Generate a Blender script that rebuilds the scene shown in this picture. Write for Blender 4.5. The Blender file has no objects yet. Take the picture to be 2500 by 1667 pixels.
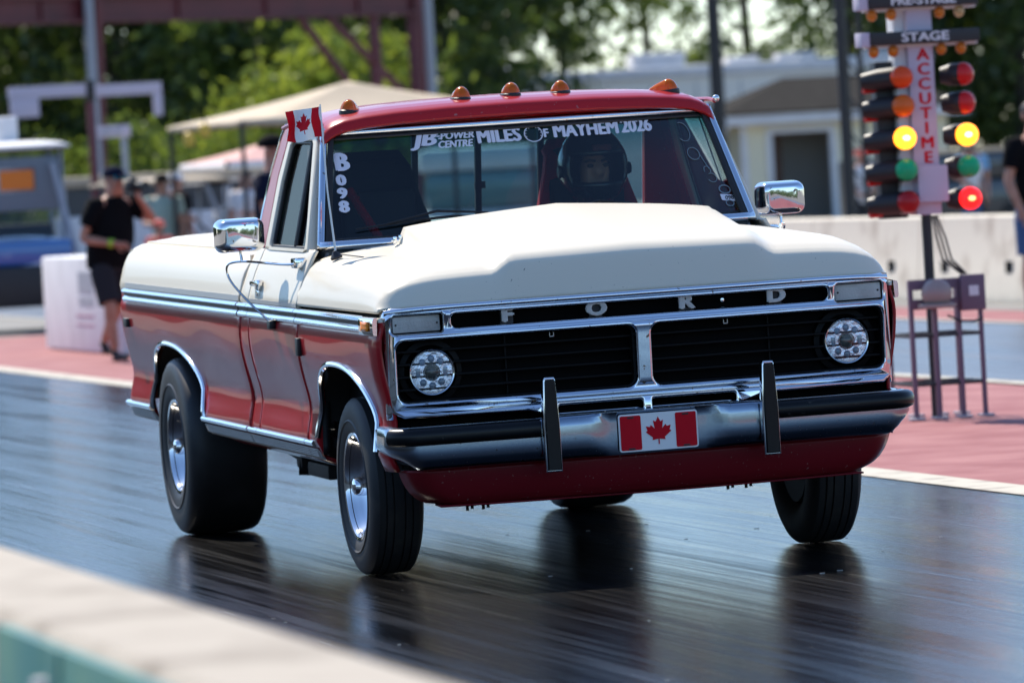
import bpy, bmesh, math, random
from mathutils import Vector, Matrix, Euler
random.seed(7)
R = math.radians
sc = bpy.context.scene
col = sc.collection

# ------------------------------------------------------------------ camera
cam_d = bpy.data.cameras.new('camera')
cam = bpy.data.objects.new('camera', cam_d)
col.objects.link(cam)
CAM = Vector((-5.64060, -21.06307, 1.47436))
_yaw, _pit, _rol = 0.239574, -0.0283254, -0.0569391
_f = Vector((math.sin(_yaw) * math.cos(_pit), math.cos(_yaw) * math.cos(_pit), math.sin(_pit)))
_r = Vector((math.cos(_yaw), -math.sin(_yaw), 0))
_u = _r.cross(_f)
_R = _r * math.cos(_rol) + _u * math.sin(_rol)
_U = _u * math.cos(_rol) - _r * math.sin(_rol)
cam.matrix_world = Matrix(((_R.x, _U.x, -_f.x, CAM.x), (_R.y, _U.y, -_f.y, CAM.y), (_R.z, _U.z, -_f.z, CAM.z), (0, 0, 0, 1)))
cam_d.sensor_width = 36
cam_d.lens = 209.98
cam_d.clip_start = 0.5
cam_d.clip_end = 3000
cam_d.dof.use_dof = True
cam_d.dof.focus_distance = 21.9
cam_d.dof.aperture_fstop = 4.8
sc.camera = cam

# ------------------------------------------------------------------ sky, sun, exposure
SUN = Vector((-0.20, 0.82, 1.0)).normalized()          # direction towards the sun
elev = math.asin(SUN.z)
azim = math.atan2(SUN.x, SUN.y)
world = bpy.data.worlds.new('World')
sc.world = world
world.use_nodes = True
nt = world.node_tree
bgn = nt.nodes['Background']
sky = nt.nodes.new('ShaderNodeTexSky')
sky.sky_type = 'NISHITA'
sky.sun_disc = False
sky.sun_elevation = elev
sky.sun_rotation = azim
sky.air_density = 1.0
sky.dust_density = 0.25
sky.ozone_density = 3.0
tint = nt.nodes.new('ShaderNodeMix'); tint.data_type = 'RGBA'; tint.blend_type = 'MULTIPLY'
tint.inputs[0].default_value = 1.0; tint.inputs[7].default_value = (0.87, 0.965, 1.07, 1)     # cool white balance of clear northern air
nt.links.new(sky.outputs[0], tint.inputs[6]); nt.links.new(tint.outputs[2], bgn.inputs[0])
bgn.inputs[1].default_value = 0.145
sun_d = bpy.data.lights.new('sun', 'SUN')
sun_d.energy = 5.0
sun_d.angle = R(0.53)
sun_d.color = (1.0, 0.925, 0.80)
sun = bpy.data.objects.new('sun', sun_d)
sun.rotation_euler = SUN.to_track_quat('Z', 'Y').to_euler()
sun.location = (-8, 30, 40)
col.objects.link(sun)
sc.view_settings.view_transform = 'Standard'
sc.view_settings.look = 'None'
sc.view_settings.exposure = 0.5
sc.view_settings.gamma = 1.0
sc.view_settings.use_curve_mapping = False
sc.render.engine = 'CYCLES'
sc.cycles.use_denoising = True
sc.cycles.max_bounces = 10
sc.cycles.transparent_max_bounces = 16
sc.cycles.caustics_reflective = False
sc.cycles.caustics_refractive = False

# ------------------------------------------------------------------ materials
MATS = {}
def mat(name, c, rough=0.5, metal=0.0, coat=0.0, coat_r=0.03, spec=0.5, emit=None, es=0.0, trans=0.0, noise=None, bump=None, sub=0.0):
    m = bpy.data.materials.new(name)
    m.use_nodes = True
    n, l = m.node_tree.nodes, m.node_tree.links
    b = n['Principled BSDF']
    b.inputs['Base Color'].default_value = (c[0], c[1], c[2], 1)
    b.inputs['Roughness'].default_value = rough
    b.inputs['Metallic'].default_value = metal
    b.inputs['Coat Weight'].default_value = coat
    b.inputs['Coat Roughness'].default_value = coat_r
    b.inputs['Specular IOR Level'].default_value = spec
    b.inputs['Transmission Weight'].default_value = trans
    if emit:
        b.inputs['Emission Color'].default_value = (*emit, 1)
        b.inputs['Emission Strength'].default_value = es
    if noise or bump:
        tc = n.new('ShaderNodeTexCoord')
    if noise:                       # (scale, other colour, low, high)
        t = n.new('ShaderNodeTexNoise'); t.inputs['Scale'].default_value = noise[0]; t.inputs['Detail'].default_value = 6
        r = n.new('ShaderNodeMapRange'); r.inputs[1].default_value = noise[2]; r.inputs[2].default_value = noise[3]
        x = n.new('ShaderNodeMix'); x.data_type = 'RGBA'
        x.inputs[6].default_value = (*c, 1); x.inputs[7].default_value = (*noise[1], 1)
        l.new(tc.outputs['Object'], t.inputs['Vector']); l.new(t.outputs['Fac'], r.inputs[0]); l.new(r.outputs[0], x.inputs[0])
        l.new(x.outputs[2], b.inputs['Base Color'])
    if bump:                        # (scale, strength)
        t = n.new('ShaderNodeTexNoise'); t.inputs['Scale'].default_value = bump[0]; t.inputs['Detail'].default_value = 4
        bp = n.new('ShaderNodeBump'); bp.inputs['Strength'].default_value = bump[1]; bp.inputs['Distance'].default_value = 0.01
        l.new(tc.outputs['Object'], t.inputs['Vector']); l.new(t.outputs['Fac'], bp.inputs['Height']); l.new(bp.outputs[0], b.inputs['Normal'])
    MATS[name] = m
    return m

def specked(name, c, spots, rough, coat, scale=55, thr=0.70, front_only=True, metal=0.0):
    """paint with fine bug and grit specks on the faces that meet the air"""
    m = mat(name, c, rough, metal, coat, spec=0.12)
    n, l = m.node_tree.nodes, m.node_tree.links
    b = n['Principled BSDF']
    tc = n.new('ShaderNodeTexCoord')
    t = n.new('ShaderNodeTexNoise'); t.inputs['Scale'].default_value = scale; t.inputs['Detail'].default_value = 2
    r = n.new('ShaderNodeMapRange'); r.inputs[1].default_value = thr; r.inputs[2].default_value = thr + 0.03
    l.new(tc.outputs['Object'], t.inputs['Vector']); l.new(t.outputs['Fac'], r.inputs[0])
    s = n.new('ShaderNodeSeparateXYZ'); l.new(tc.outputs['Normal'], s.inputs[0])
    mm = n.new('ShaderNodeMapRange'); mm.inputs[1].default_value = -0.3; mm.inputs[2].default_value = -0.7
    l.new(s.outputs[1], mm.inputs[0])
    mu = n.new('ShaderNodeMath'); mu.operation = 'MULTIPLY'
    l.new(r.outputs[0], mu.inputs[0]); l.new(mm.outputs[0], mu.inputs[1])
    x = n.new('ShaderNodeMix'); x.data_type = 'RGBA'
    x.inputs[6].default_value = (*c, 1); x.inputs[7].default_value = (*spots, 1)
    l.new(mu.outputs[0], x.inputs[0]); l.new(x.outputs[2], b.inputs['Base Color'])
    if metal:
        ad = n.new('ShaderNodeMath'); ad.operation = 'MULTIPLY_ADD'; ad.inputs[1].default_value = 0.4; ad.inputs[2].default_value = rough
        l.new(mu.outputs[0], ad.inputs[0]); l.new(ad.outputs[0], b.inputs['Roughness'])
    return m

WHITE = specked('white_paint', (0.76, 0.69, 0.56), (0.16, 0.14, 0.11), 0.35, 0.15, scale=95, thr=0.735)
RED = specked('red_paint', (0.37, 0.011, 0.016), (0.30, 0.12, 0.12), 0.30, 0.40, scale=60, thr=0.71)
RED_SHADE = specked('shaded_red_paint', (0.17, 0.008, 0.013), (0.22, 0.10, 0.09), 0.38, 0.15, scale=85, thr=0.70)  # body red for the valance, its shade darkened into the colour
CHROME = specked('chrome', (0.74, 0.76, 0.80), (0.20, 0.15, 0.11), 0.055, 0.0, scale=52, thr=0.69, metal=1.0)
CHROME2 = mat('polished_alloy', (0.86, 0.85, 0.84), 0.08, 1.0)
ALU = mat('ribbed_aluminium', (0.62, 0.62, 0.61), 0.42, 0.65)
BLACK = mat('black_plastic', (0.012, 0.012, 0.013), 0.45, noise=(30, (0.03, 0.03, 0.03), 0.5, 0.9))
GRILLE = mat('grille_black', (0.0025, 0.0025, 0.003), 0.5, spec=0.15)
BUMPER = specked('dull_bumper_chrome', (0.30, 0.35, 0.41), (0.10, 0.08, 0.06), 0.17, 0.0, scale=75, thr=0.70, metal=1.0)
VOID = mat('engine_bay_dark', (0.003, 0.003, 0.0035), 0.8, spec=0.1)
PAD = mat('bumper_pad', (0.006, 0.006, 0.007), 0.28, spec=0.25, noise=(40, (0.05, 0.045, 0.04), 0.66, 0.75))
RUBBER = mat('tyre_rubber', (0.018, 0.017, 0.017), 0.62, noise=(9, (0.045, 0.038, 0.032), 0.5, 0.8))
SLICK = mat('slick_rubber', (0.016, 0.015, 0.015), 0.5, noise=(7, (0.035, 0.03, 0.028), 0.5, 0.8))

AMBER_D = mat('amber_reflector', (1.0, 0.26, 0.01), 0.3, coat=0.2)
SEATRED = mat('seat_red_cloth', (0.75, 0.015, 0.035), 0.8)
SEATBLK = mat('seat_black_cloth', (0.015, 0.016, 0.018), 0.85)
DASH = mat('dash_vinyl', (0.02, 0.03, 0.035), 0.55)
TRIMIN = mat('cab_lining', (0.12, 0.13, 0.14), 0.8)
SKIN = mat('skin', (0.48, 0.25, 0.17), 0.5, spec=0.35, noise=(14, (0.40, 0.18, 0.12), 0.4, 0.7))
HAIR = mat('hair_brown', (0.03, 0.02, 0.015), 0.6)
DECAL = mat('decal_white', (0.62, 0.66, 0.78), 0.5)
CHALK = mat('window_chalk', (0.16, 0.22, 0.27), 0.8)
FLAGW = mat('flag_white', (0.88, 0.87, 0.85), 0.5, spec=0.2)
FLAGR = mat('flag_red', (0.62, 0.006, 0.018), 0.5, spec=0.12)
LENSGREY = mat('lamp_lens_grey', (0.60, 0.59, 0.56), 0.3, coat=0.15, noise=(8, (0.42, 0.41, 0.39), 0.45, 0.7), bump=(120, 0.25))
REFLECT = mat('lamp_reflector', (0.92, 0.94, 0.97), 0.25, 0.75, bump=(45, 0.6))
LED = mat('led_lens', (0.26, 0.33, 0.40), 0.12, coat=1.0)
PROJ = mat('projector_lens', (0.05, 0.05, 0.04), 0.05, coat=1.0)
CONC = mat('concrete', (0.37, 0.32, 0.26), 0.85, noise=(3.4, (0.17, 0.135, 0.10), 0.50, 0.74), bump=(25, 0.25))
CONCW = mat('concrete_whitewashed', (0.74, 0.67, 0.55), 0.85, noise=(3.0, (0.50, 0.42, 0.33), 0.50, 0.76), bump=(18, 0.3))
TEAL = mat('teal_board', (0.020, 0.14, 0.135), 0.5, spec=0.3, noise=(4, (0.06, 0.18, 0.13), 0.42, 0.66))
WPAINT = mat('white_paint_flat', (0.76, 0.75, 0.76), 0.6, noise=(2.5, (0.66, 0.65, 0.66), 0.45, 0.7))
LAV = mat('lavender_white_paint', (0.56, 0.50, 0.60), 0.6)
MAROON = mat('maroon_steel', (0.13, 0.018, 0.025), 0.5, noise=(1.5, (0.09, 0.014, 0.02), 0.4, 0.7))
GREYPIPE = mat('grey_galvanised', (0.34, 0.36, 0.40), 0.5)
DARKSTEEL = mat('dark_steel', (0.018, 0.016, 0.018), 0.5)
MAUVE = mat('mauve_steel', (0.16, 0.10, 0.14), 0.55)
CANVAS = mat('tent_canvas', (0.52, 0.42, 0.30), 0.8, noise=(1.3, (0.44, 0.35, 0.25), 0.4, 0.7))
SIDING = mat('cream_siding', (0.86, 0.78, 0.57), 0.6, noise=(1.5, (0.79, 0.71, 0.51), 0.4, 0.7))
SHINGLE = mat('grey_shingle', (0.028, 0.026, 0.024), 0.95, spec=0.05, noise=(9, (0.045, 0.042, 0.039), 0.4, 0.7))
YELLOW = mat('yellow_plastic', (0.75, 0.48, 0.06), 0.5)
NAVY = mat('navy_cloth', (0.008, 0.011, 0.028), 0.95, spec=0.1, bump=(22, 0.5))
BLKCLOTH = mat('black_cloth', (0.006, 0.006, 0.007), 0.95, spec=0.1, bump=(22, 0.5))
GREYCLOTH = mat('charcoal_cloth', (0.03, 0.028, 0.032), 0.95, spec=0.1, bump=(22, 0.5))
DENIM = mat('denim', (0.05, 0.10, 0.22), 0.9, bump=(22, 0.5))
LBLUE = mat('light_blue_cloth', (0.20, 0.40, 0.62), 0.9, bump=(22, 0.5))
SAGE = mat('sage_cloth', (0.34, 0.42, 0.36), 0.9, bump=(22, 0.5))
WCLOTH = mat('white_cloth', (0.70, 0.68, 0.68), 0.9, bump=(22, 0.5))
PINKCLOTH = mat('coral_cloth', (0.80, 0.12, 0.08), 0.7)
SHOE = mat('shoe_dark', (0.03, 0.028, 0.027), 0.7)
TAN = mat('tan_cloth', (0.40, 0.30, 0.18), 0.9)
CARTBLUE = mat('cart_blue_paint', (0.02, 0.13, 0.42), 0.3, coat=1.0)
CARTWHITE = mat('cart_white_plastic', (0.68, 0.67, 0.70), 0.4)
ORANGE = mat('orange_board', (0.85, 0.22, 0.02), 0.6)
BARK = mat('bark', (0.055, 0.042, 0.035), 0.95, noise=(6, (0.03, 0.024, 0.02), 0.4, 0.6))
UNDER = mat('chassis_black', (0.012, 0.011, 0.011), 0.6)
LIP = mat('window_rubber', (0.010, 0.010, 0.011), 0.5)
HELMET = mat('helmet_black', (0.010, 0.014, 0.017), 0.25, coat=0.6)
SUIT = mat('suit_black_cloth', (0.014, 0.015, 0.018), 0.85)

def leafmat(name, c, c2, tr):
    m = bpy.data.materials.new(name); m.use_nodes = True
    n, l = m.node_tree.nodes, m.node_tree.links
    n.remove(n['Principled BSDF']); out = n['Material Output']
    d = n.new('ShaderNodeBsdfDiffuse'); t = n.new('ShaderNodeBsdfTranslucent'); g = n.new('ShaderNodeBsdfGlossy')
    g.inputs['Roughness'].default_value = 0.45; g.inputs['Color'].default_value = (0.5, 0.5, 0.5, 1)
    oi = n.new('ShaderNodeNewGeometry')
    x = n.new('ShaderNodeMix'); x.data_type = 'RGBA'
    x.inputs[6].default_value = (*c, 1); x.inputs[7].default_value = (*c2, 1)
    l.new(oi.outputs['Random Per Island'], x.inputs[0])
    l.new(x.outputs[2], d.inputs['Color']); l.new(x.outputs[2], t.inputs['Color'])
    a = n.new('ShaderNodeMixShader'); a.inputs[0].default_value = tr
    b = n.new('ShaderNodeMixShader'); b.inputs[0].default_value = 0.06
    l.new(d.outputs[0], a.inputs[1]); l.new(t.outputs[0], a.inputs[2])
    l.new(a.outputs[0], b.inputs[1]); l.new(g.outputs[0], b.inputs[2]); l.new(b.outputs[0], out.inputs[0])
    MATS[name] = m
    return m
LEAF1 = leafmat('leaf_mid_green', (0.20, 0.26, 0.030), (0.055, 0.095, 0.020), 0.6)
LEAF2 = leafmat('leaf_dark_green', (0.12, 0.175, 0.030), (0.030, 0.055, 0.015), 0.55)
LEAF3 = leafmat('leaf_yellow_green', (0.27, 0.32, 0.035), (0.14, 0.20, 0.025), 0.55)

def lensmat(name, c, tr=0.65, gl=0.12):
    m = bpy.data.materials.new(name); m.use_nodes = True
    n, l = m.node_tree.nodes, m.node_tree.links
    n.remove(n['Principled BSDF']); out = n['Material Output']
    d = n.new('ShaderNodeBsdfDiffuse'); t = n.new('ShaderNodeBsdfTranslucent'); g = n.new('ShaderNodeBsdfGlossy')
    d.inputs[0].default_value = (*c, 1); t.inputs[0].default_value = (*c, 1); g.inputs['Roughness'].default_value = 0.08
    a = n.new('ShaderNodeMixShader'); a.inputs[0].default_value = tr
    b = n.new('ShaderNodeMixShader'); fr = n.new('ShaderNodeFresnel'); fr.inputs[0].default_value = 1.45
    l.new(fr.outputs[0], b.inputs[0]); l.new(d.outputs[0], a.inputs[1]); l.new(t.outputs[0], a.inputs[2])
    l.new(a.outputs[0], b.inputs[1]); l.new(g.outputs[0], b.inputs[2]); l.new(b.outputs[0], out.inputs[0])
    MATS[name] = m
    return m
AMBER = lensmat('amber_lens', (1.0, 0.235, 0.002), 0.55)
def glassmat(name, tint, tint_top=None, z0=0, z1=1, refl=1.0):
    m = bpy.data.materials.new(name); m.use_nodes = True
    n, l = m.node_tree.nodes, m.node_tree.links
    n.remove(n['Principled BSDF']); out = n['Material Output']
    t = n.new('ShaderNodeBsdfTransparent'); g = n.new('ShaderNodeBsdfGlossy')
    g.inputs['Roughness'].default_value = 0.02
    t.inputs['Color'].default_value = (*tint, 1)
    if tint_top:                                  # the shade band is tinted into the glass itself
        tc = n.new('ShaderNodeTexCoord'); s = n.new('ShaderNodeSeparateXYZ')
        r = n.new('ShaderNodeMapRange'); r.inputs[1].default_value = z0; r.inputs[2].default_value = z1
        x = n.new('ShaderNodeMix'); x.data_type = 'RGBA'
        x.inputs[6].default_value = (*tint, 1); x.inputs[7].default_value = (*tint_top, 1)
        l.new(tc.outputs['Object'], s.inputs[0]); l.new(s.outputs[2], r.inputs[0]); l.new(r.outputs[0], x.inputs[0]); l.new(x.outputs[2], t.inputs['Color'])
    fr = n.new('ShaderNodeFresnel'); fr.inputs[0].default_value = 1.45
    mu = n.new('ShaderNodeMath'); mu.operation = 'MULTIPLY'; mu.inputs[1].default_value = refl
    a = n.new('ShaderNodeMixShader')
    l.new(fr.outputs[0], mu.inputs[0]); l.new(mu.outputs[0], a.inputs[0]); l.new(t.outputs[0], a.inputs[1]); l.new(g.outputs[0], a.inputs[2]); l.new(a.outputs[0], out.inputs[0])
    MATS[name] = m
    return m
GLASS = glassmat('windshield_glass', (0.56, 0.71, 0.74), (0.08, 0.34, 0.40), 1.50, 1.62, 1.4)
GLASS_S = glassmat('side_glass', (0.30, 0.33, 0.33), refl=0.45)
GLASS_R = glassmat('rear_glass', (0.62, 0.72, 0.72))
GLASS_C = glassmat('clear_screen', (0.75, 0.78, 0.80))
GLASS_L = glassmat('lamp_glass', (0.97, 0.98, 1.0), refl=0.7)

# ------------------------------------------------------------------ mesh helpers
class MB:
    def __init__(s): s.v = []; s.f = []; s.m = []
    def add(s, vs, fs, mi=0):
        o = len(s.v); s.v += [tuple(p) for p in vs]; s.f += [tuple(i + o for i in f) for f in fs]; s.m += [mi] * len(fs); return s
    def box(s, a, b, mi=0, M=None):
        x0, y0, z0 = a; x1, y1, z1 = b
        vs = [(x0, y0, z0), (x1, y0, z0), (x1, y1, z0), (x0, y1, z0), (x0, y0, z1), (x1, y0, z1), (x1, y1, z1), (x0, y1, z1)]
        if M: vs = [M @ Vector(p) for p in vs]
        return s.add(vs, [(0, 3, 2, 1), (4, 5, 6, 7), (0, 1, 5, 4), (1, 2, 6, 5), (2, 3, 7, 6), (3, 0, 4, 7)], mi)
    def cbox(s, a, b, c=0.01, mi=0, M=None):
        """box with chamfered edges"""
        bm = bmesh.new(); bmesh.ops.create_cube(bm, size=1)
        for p in bm.verts: p.co = Vector([a[i] + (b[i] - a[i]) * (p.co[i] + 0.5) for i in range(3)])
        bmesh.ops.bevel(bm, geom=bm.edges[:], offset=c, segments=2, affect='EDGES', profile=0.6)
        if M: bm.transform(M)
        bm.verts.index_update()
        s.add([p.co[:] for p in bm.verts], [[q.index for q in f.verts] for f in bm.faces], mi); bm.free(); return s
    def tube(s, pts, r, seg=10, mi=0, cap=True):
        pts = [Vector(p) for p in pts]; n = len(pts)
        rs = r if isinstance(r, (list, tuple)) else [r] * n
        vs = []; up = None
        for i, p in enumerate(pts):
            t = (pts[min(i + 1, n - 1)] - pts[max(i - 1, 0)]).normalized()
            if up is None:
                up = Vector((0, 0, 1)) if abs(t.z) < 0.9 else Vector((1, 0, 0))
            a = t.cross(up).normalized(); b = a.cross(t).normalized(); up = b
            for k in range(seg):
                w = 2 * math.pi * k / seg
                vs.append(p + (a * math.cos(w) + b * math.sin(w)) * rs[i])
        fs = []
        for i in range(n - 1):
            for k in range(seg):
                k2 = (k + 1) % seg
                fs.append((i * seg + k, i * seg + k2, (i + 1) * seg + k2, (i + 1) * seg + k))
        if cap:
            fs.append(tuple(range(seg))[::-1]); fs.append(tuple((n - 1) * seg + k for k in range(seg)))
        return s.add(vs, fs, mi)
    def lathe(s, prof, origin, axis, seg=48, mi=0, close=False, ang=2 * math.pi, cap=True):
        """prof: (radius, along axis)"""
        ax = Vector(axis).normalized(); t = Vector((0, 0, 1)) if abs(ax.z) < 0.9 else Vector((1, 0, 0))
        a = ax.cross(t).normalized(); b = ax.cross(a).normalized(); o = Vector(origin)
        vs = []
        for r, h in prof:
            for k in range(seg):
                w = ang * k / seg
                vs.append(o + ax * h + (a * math.cos(w) + b * math.sin(w)) * r)
        n = len(prof); fs = []
        rng = range(n) if close else range(n - 1)
        for i in rng:
            j = (i + 1) % n
            for k in range(seg):
                k2 = (k + 1) % seg
                fs.append((i * seg + k, j * seg + k, j * seg + k2, i * seg + k2))
        if not close and cap:
            if prof[0][0] > 1e-4: fs.append(tuple(range(seg)))
            if prof[-1][0] > 1e-4: fs.append(tuple((n - 1) * seg + k for k in range(seg))[::-1])
        return s.add(vs, fs, mi)
    def grid(s, fn, nu, nv, mi=0, flip=False, mif=None):
        vs = [fn(i / nu, j / nv) for j in range(nv + 1) for i in range(nu + 1)]
        fs = []; ms = []
        for j in range(nv):
            for i in range(nu):
                q = (j * (nu + 1) + i, j * (nu + 1) + i + 1, (j + 1) * (nu + 1) + i + 1, (j + 1) * (nu + 1) + i)
                fs.append(q[::-1] if flip else q)
                ms.append(mif((i + .5) / nu, (j + .5) / nv) if mif else mi)
        o = len(s.v); s.v += [tuple(p) for p in vs]; s.f += [tuple(i + o for i in f) for f in fs]; s.m += ms
        return s
    def sphere(s, c, r, seg=20, rings=12, mi=0, fn=None):
        c = Vector(c); r = Vector(r) if hasattr(r, '__len__') else Vector((r, r, r))
        prof = []
        vs = [c + Vector((0, 0, -r.z))]
        for j in range(1, rings):
            ph = -math.pi / 2 + math.pi * j / rings
            for k in range(seg):
                w = 2 * math.pi * k / seg
                vs.append(c + Vector((r.x * math.cos(ph) * math.cos(w), r.y * math.cos(ph) * math.sin(w), r.z * math.sin(ph))))
        vs.append(c + Vector((0, 0, r.z)))
        fs = []
        for k in range(seg): fs.append((0, 1 + (k + 1) % seg, 1 + k))
        for j in range(rings - 2):
            for k in range(seg):
                a = 1 + j * seg; fs.append((a + k, a + (k + 1) % seg, a + seg + (k + 1) % seg, a + seg + k))
        l = len(vs) - 1
        for k in range(seg): fs.append((l, l - seg + k, l - seg + (k + 1) % seg))
        if fn: vs = [fn(Vector(p)) for p in vs]
        return s.add(vs, fs, mi)
    def build(s, name, m, parent=None, smooth=True, ang=38, solid=0.0, recalc=True):
        ms = m if isinstance(m, (list, tuple)) else [m]
        me = bpy.data.meshes.new(name)
        me.from_pydata([tuple(p) for p in s.v], [], s.f); me.update()
        for k in ms: me.materials.append(k)
        if len(ms) > 1: me.polygons.foreach_set('material_index', s.m)
        if recalc:
            bm = bmesh.new(); bm.from_mesh(me); bmesh.ops.recalc_face_normals(bm, faces=bm.faces[:]); bm.to_mesh(me); bm.free()
        if smooth:
            me.polygons.foreach_set('use_smooth', [True] * len(me.polygons)); me.set_sharp_from_angle(angle=R(ang))
        o = bpy.data.objects.new(name, me); col.objects.link(o)
        if parent: o.parent = parent
        if solid:
            md = o.modifiers.new('thickness', 'SOLIDIFY'); md.thickness = solid; md.offset = -1
        return o

def tag(o, label=None, cat=None, group=None, kind=None):
    if label: o['label'] = label
    if cat: o['category'] = cat
    if group: o['group'] = group
    if kind: o['kind'] = kind
    return o
def thing(name, label, cat, loc=(0, 0, 0), rz=0, group=None):
    o = bpy.data.objects.new(name, None); col.objects.link(o)
    o.location = loc; o.rotation_euler = (0, 0, rz); o.empty_display_size = 0.2
    return tag(o, label, cat, group)
def copy_tree(o, parent=None):
    c = o.copy(); col.objects.link(c)
    if parent: c.parent = parent
    for ch in list(o.children): copy_tree(ch, c)
    return c
def interp(x, tab):
    if x <= tab[0][0]: return tab[0][1]
    for (a, b), (c, d) in zip(tab, tab[1:]):
        if x <= c: return b + (d - b) * (x - a) / (c - a)
    return tab[-1][1]
def sstep(t): t = max(0, min(1, t)); return t * t * (3 - 2 * t)
def rrect(x0, x1, y0, y1, r, n=5):
    pts = []
    for cx, cy, a0 in ((x1 - r, y1 - r, 0), (x0 + r, y1 - r, 90), (x0 + r, y0 + r, 180), (x1 - r, y0 + r, 270)):
        for k in range(n + 1):
            a = R(a0 + 90 * k / n); pts.append((cx + r * math.cos(a), cy + r * math.sin(a)))
    return pts
def shape2d(loops, extrude, bevel=0.0, res=2):
    """filled outline with holes, extruded and bevelled -> (verts, faces), xy plane, z = depth"""
    cu = bpy.data.curves.new('tmp', 'CURVE'); cu.dimensions = '2D'; cu.fill_mode = 'BOTH'
    cu.extrude = extrude; cu.bevel_depth = bevel; cu.bevel_resolution = res; cu.offset = -bevel
    for lp in loops:
        sp = cu.splines.new('POLY'); sp.points.add(len(lp) - 1); sp.use_cyclic_u = True
        for i, p in enumerate(lp): sp.points[i].co = (p[0], p[1], 0, 1)
    o = bpy.data.objects.new('tmp', cu); col.objects.link(o)
    dg = bpy.context.evaluated_depsgraph_get(); me = bpy.data.meshes.new_from_object(o.evaluated_get(dg))
    vs = [v.co.copy() for v in me.vertices]; fs = [tuple(p.vertices) for p in me.polygons]
    bpy.data.objects.remove(o); bpy.data.curves.remove(cu); bpy.data.meshes.remove(me)
    return vs, fs
def text2d(body, size, extrude=0.002, offset=0.0, shear=0.0, align='CENTER', sx=1.0):
    cu = bpy.data.curves.new('tmp', 'FONT'); cu.body = body; cu.size = size; cu.extrude = extrude; cu.offset = offset; cu.shear = shear
    cu.align_x = align; cu.align_y = 'CENTER'; cu.resolution_u = 3
    o = bpy.data.objects.new('tmp', cu); col.objects.link(o)
    dg = bpy.context.evaluated_depsgraph_get(); me = bpy.data.meshes.new_from_object(o.evaluated_get(dg))
    vs = [Vector((v.co.x * sx, v.co.y, v.co.z)) for v in me.vertices]; fs = [tuple(p.vertices) for p in me.polygons]
    bpy.data.objects.remove(o); bpy.data.curves.remove(cu); bpy.data.meshes.remove(me)
    return vs, fs
def boldtext(body, size, b, extrude=0.0004, shear=0.0, align='CENTER', sx=1.0, step=0.0003):
    """heavier letters: the same outline laid three times, each a hair above the last"""
    V0, F0 = text2d(body, size, extrude, 0.0, shear, align, sx)
    V, F = [], []
    for k, (dx, dy) in enumerate(((-b, 0), (0, b * .5), (b, 0), (0, -b * .5))):
        o = len(V); V += [Vector((p.x + dx, p.y + dy, p.z + k * step)) for p in V0]; F += [tuple(i + o for i in f) for f in F0]
    return V, F
def front(vs, x, y, z, s=1.0):
    """xy-plane shape stood up to face -Y"""
    return [Vector((x + p.x * s, y - p.z * s, z + p.y * s)) for p in vs]
LEAFPTS = [(0, 1.0), (.15, .70), (.31, .78), (.235, .30), (.46, .53), (.53, .41), (.78, .46), (.69, .20), (.80, .12), (.37, -.22), (.41, -.36), (.035, -.31), (.035, -.62)]
LEAFOUT = LEAFPTS + [(-x, y) for x, y in LEAFPTS[::-1] if x > 0]
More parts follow.
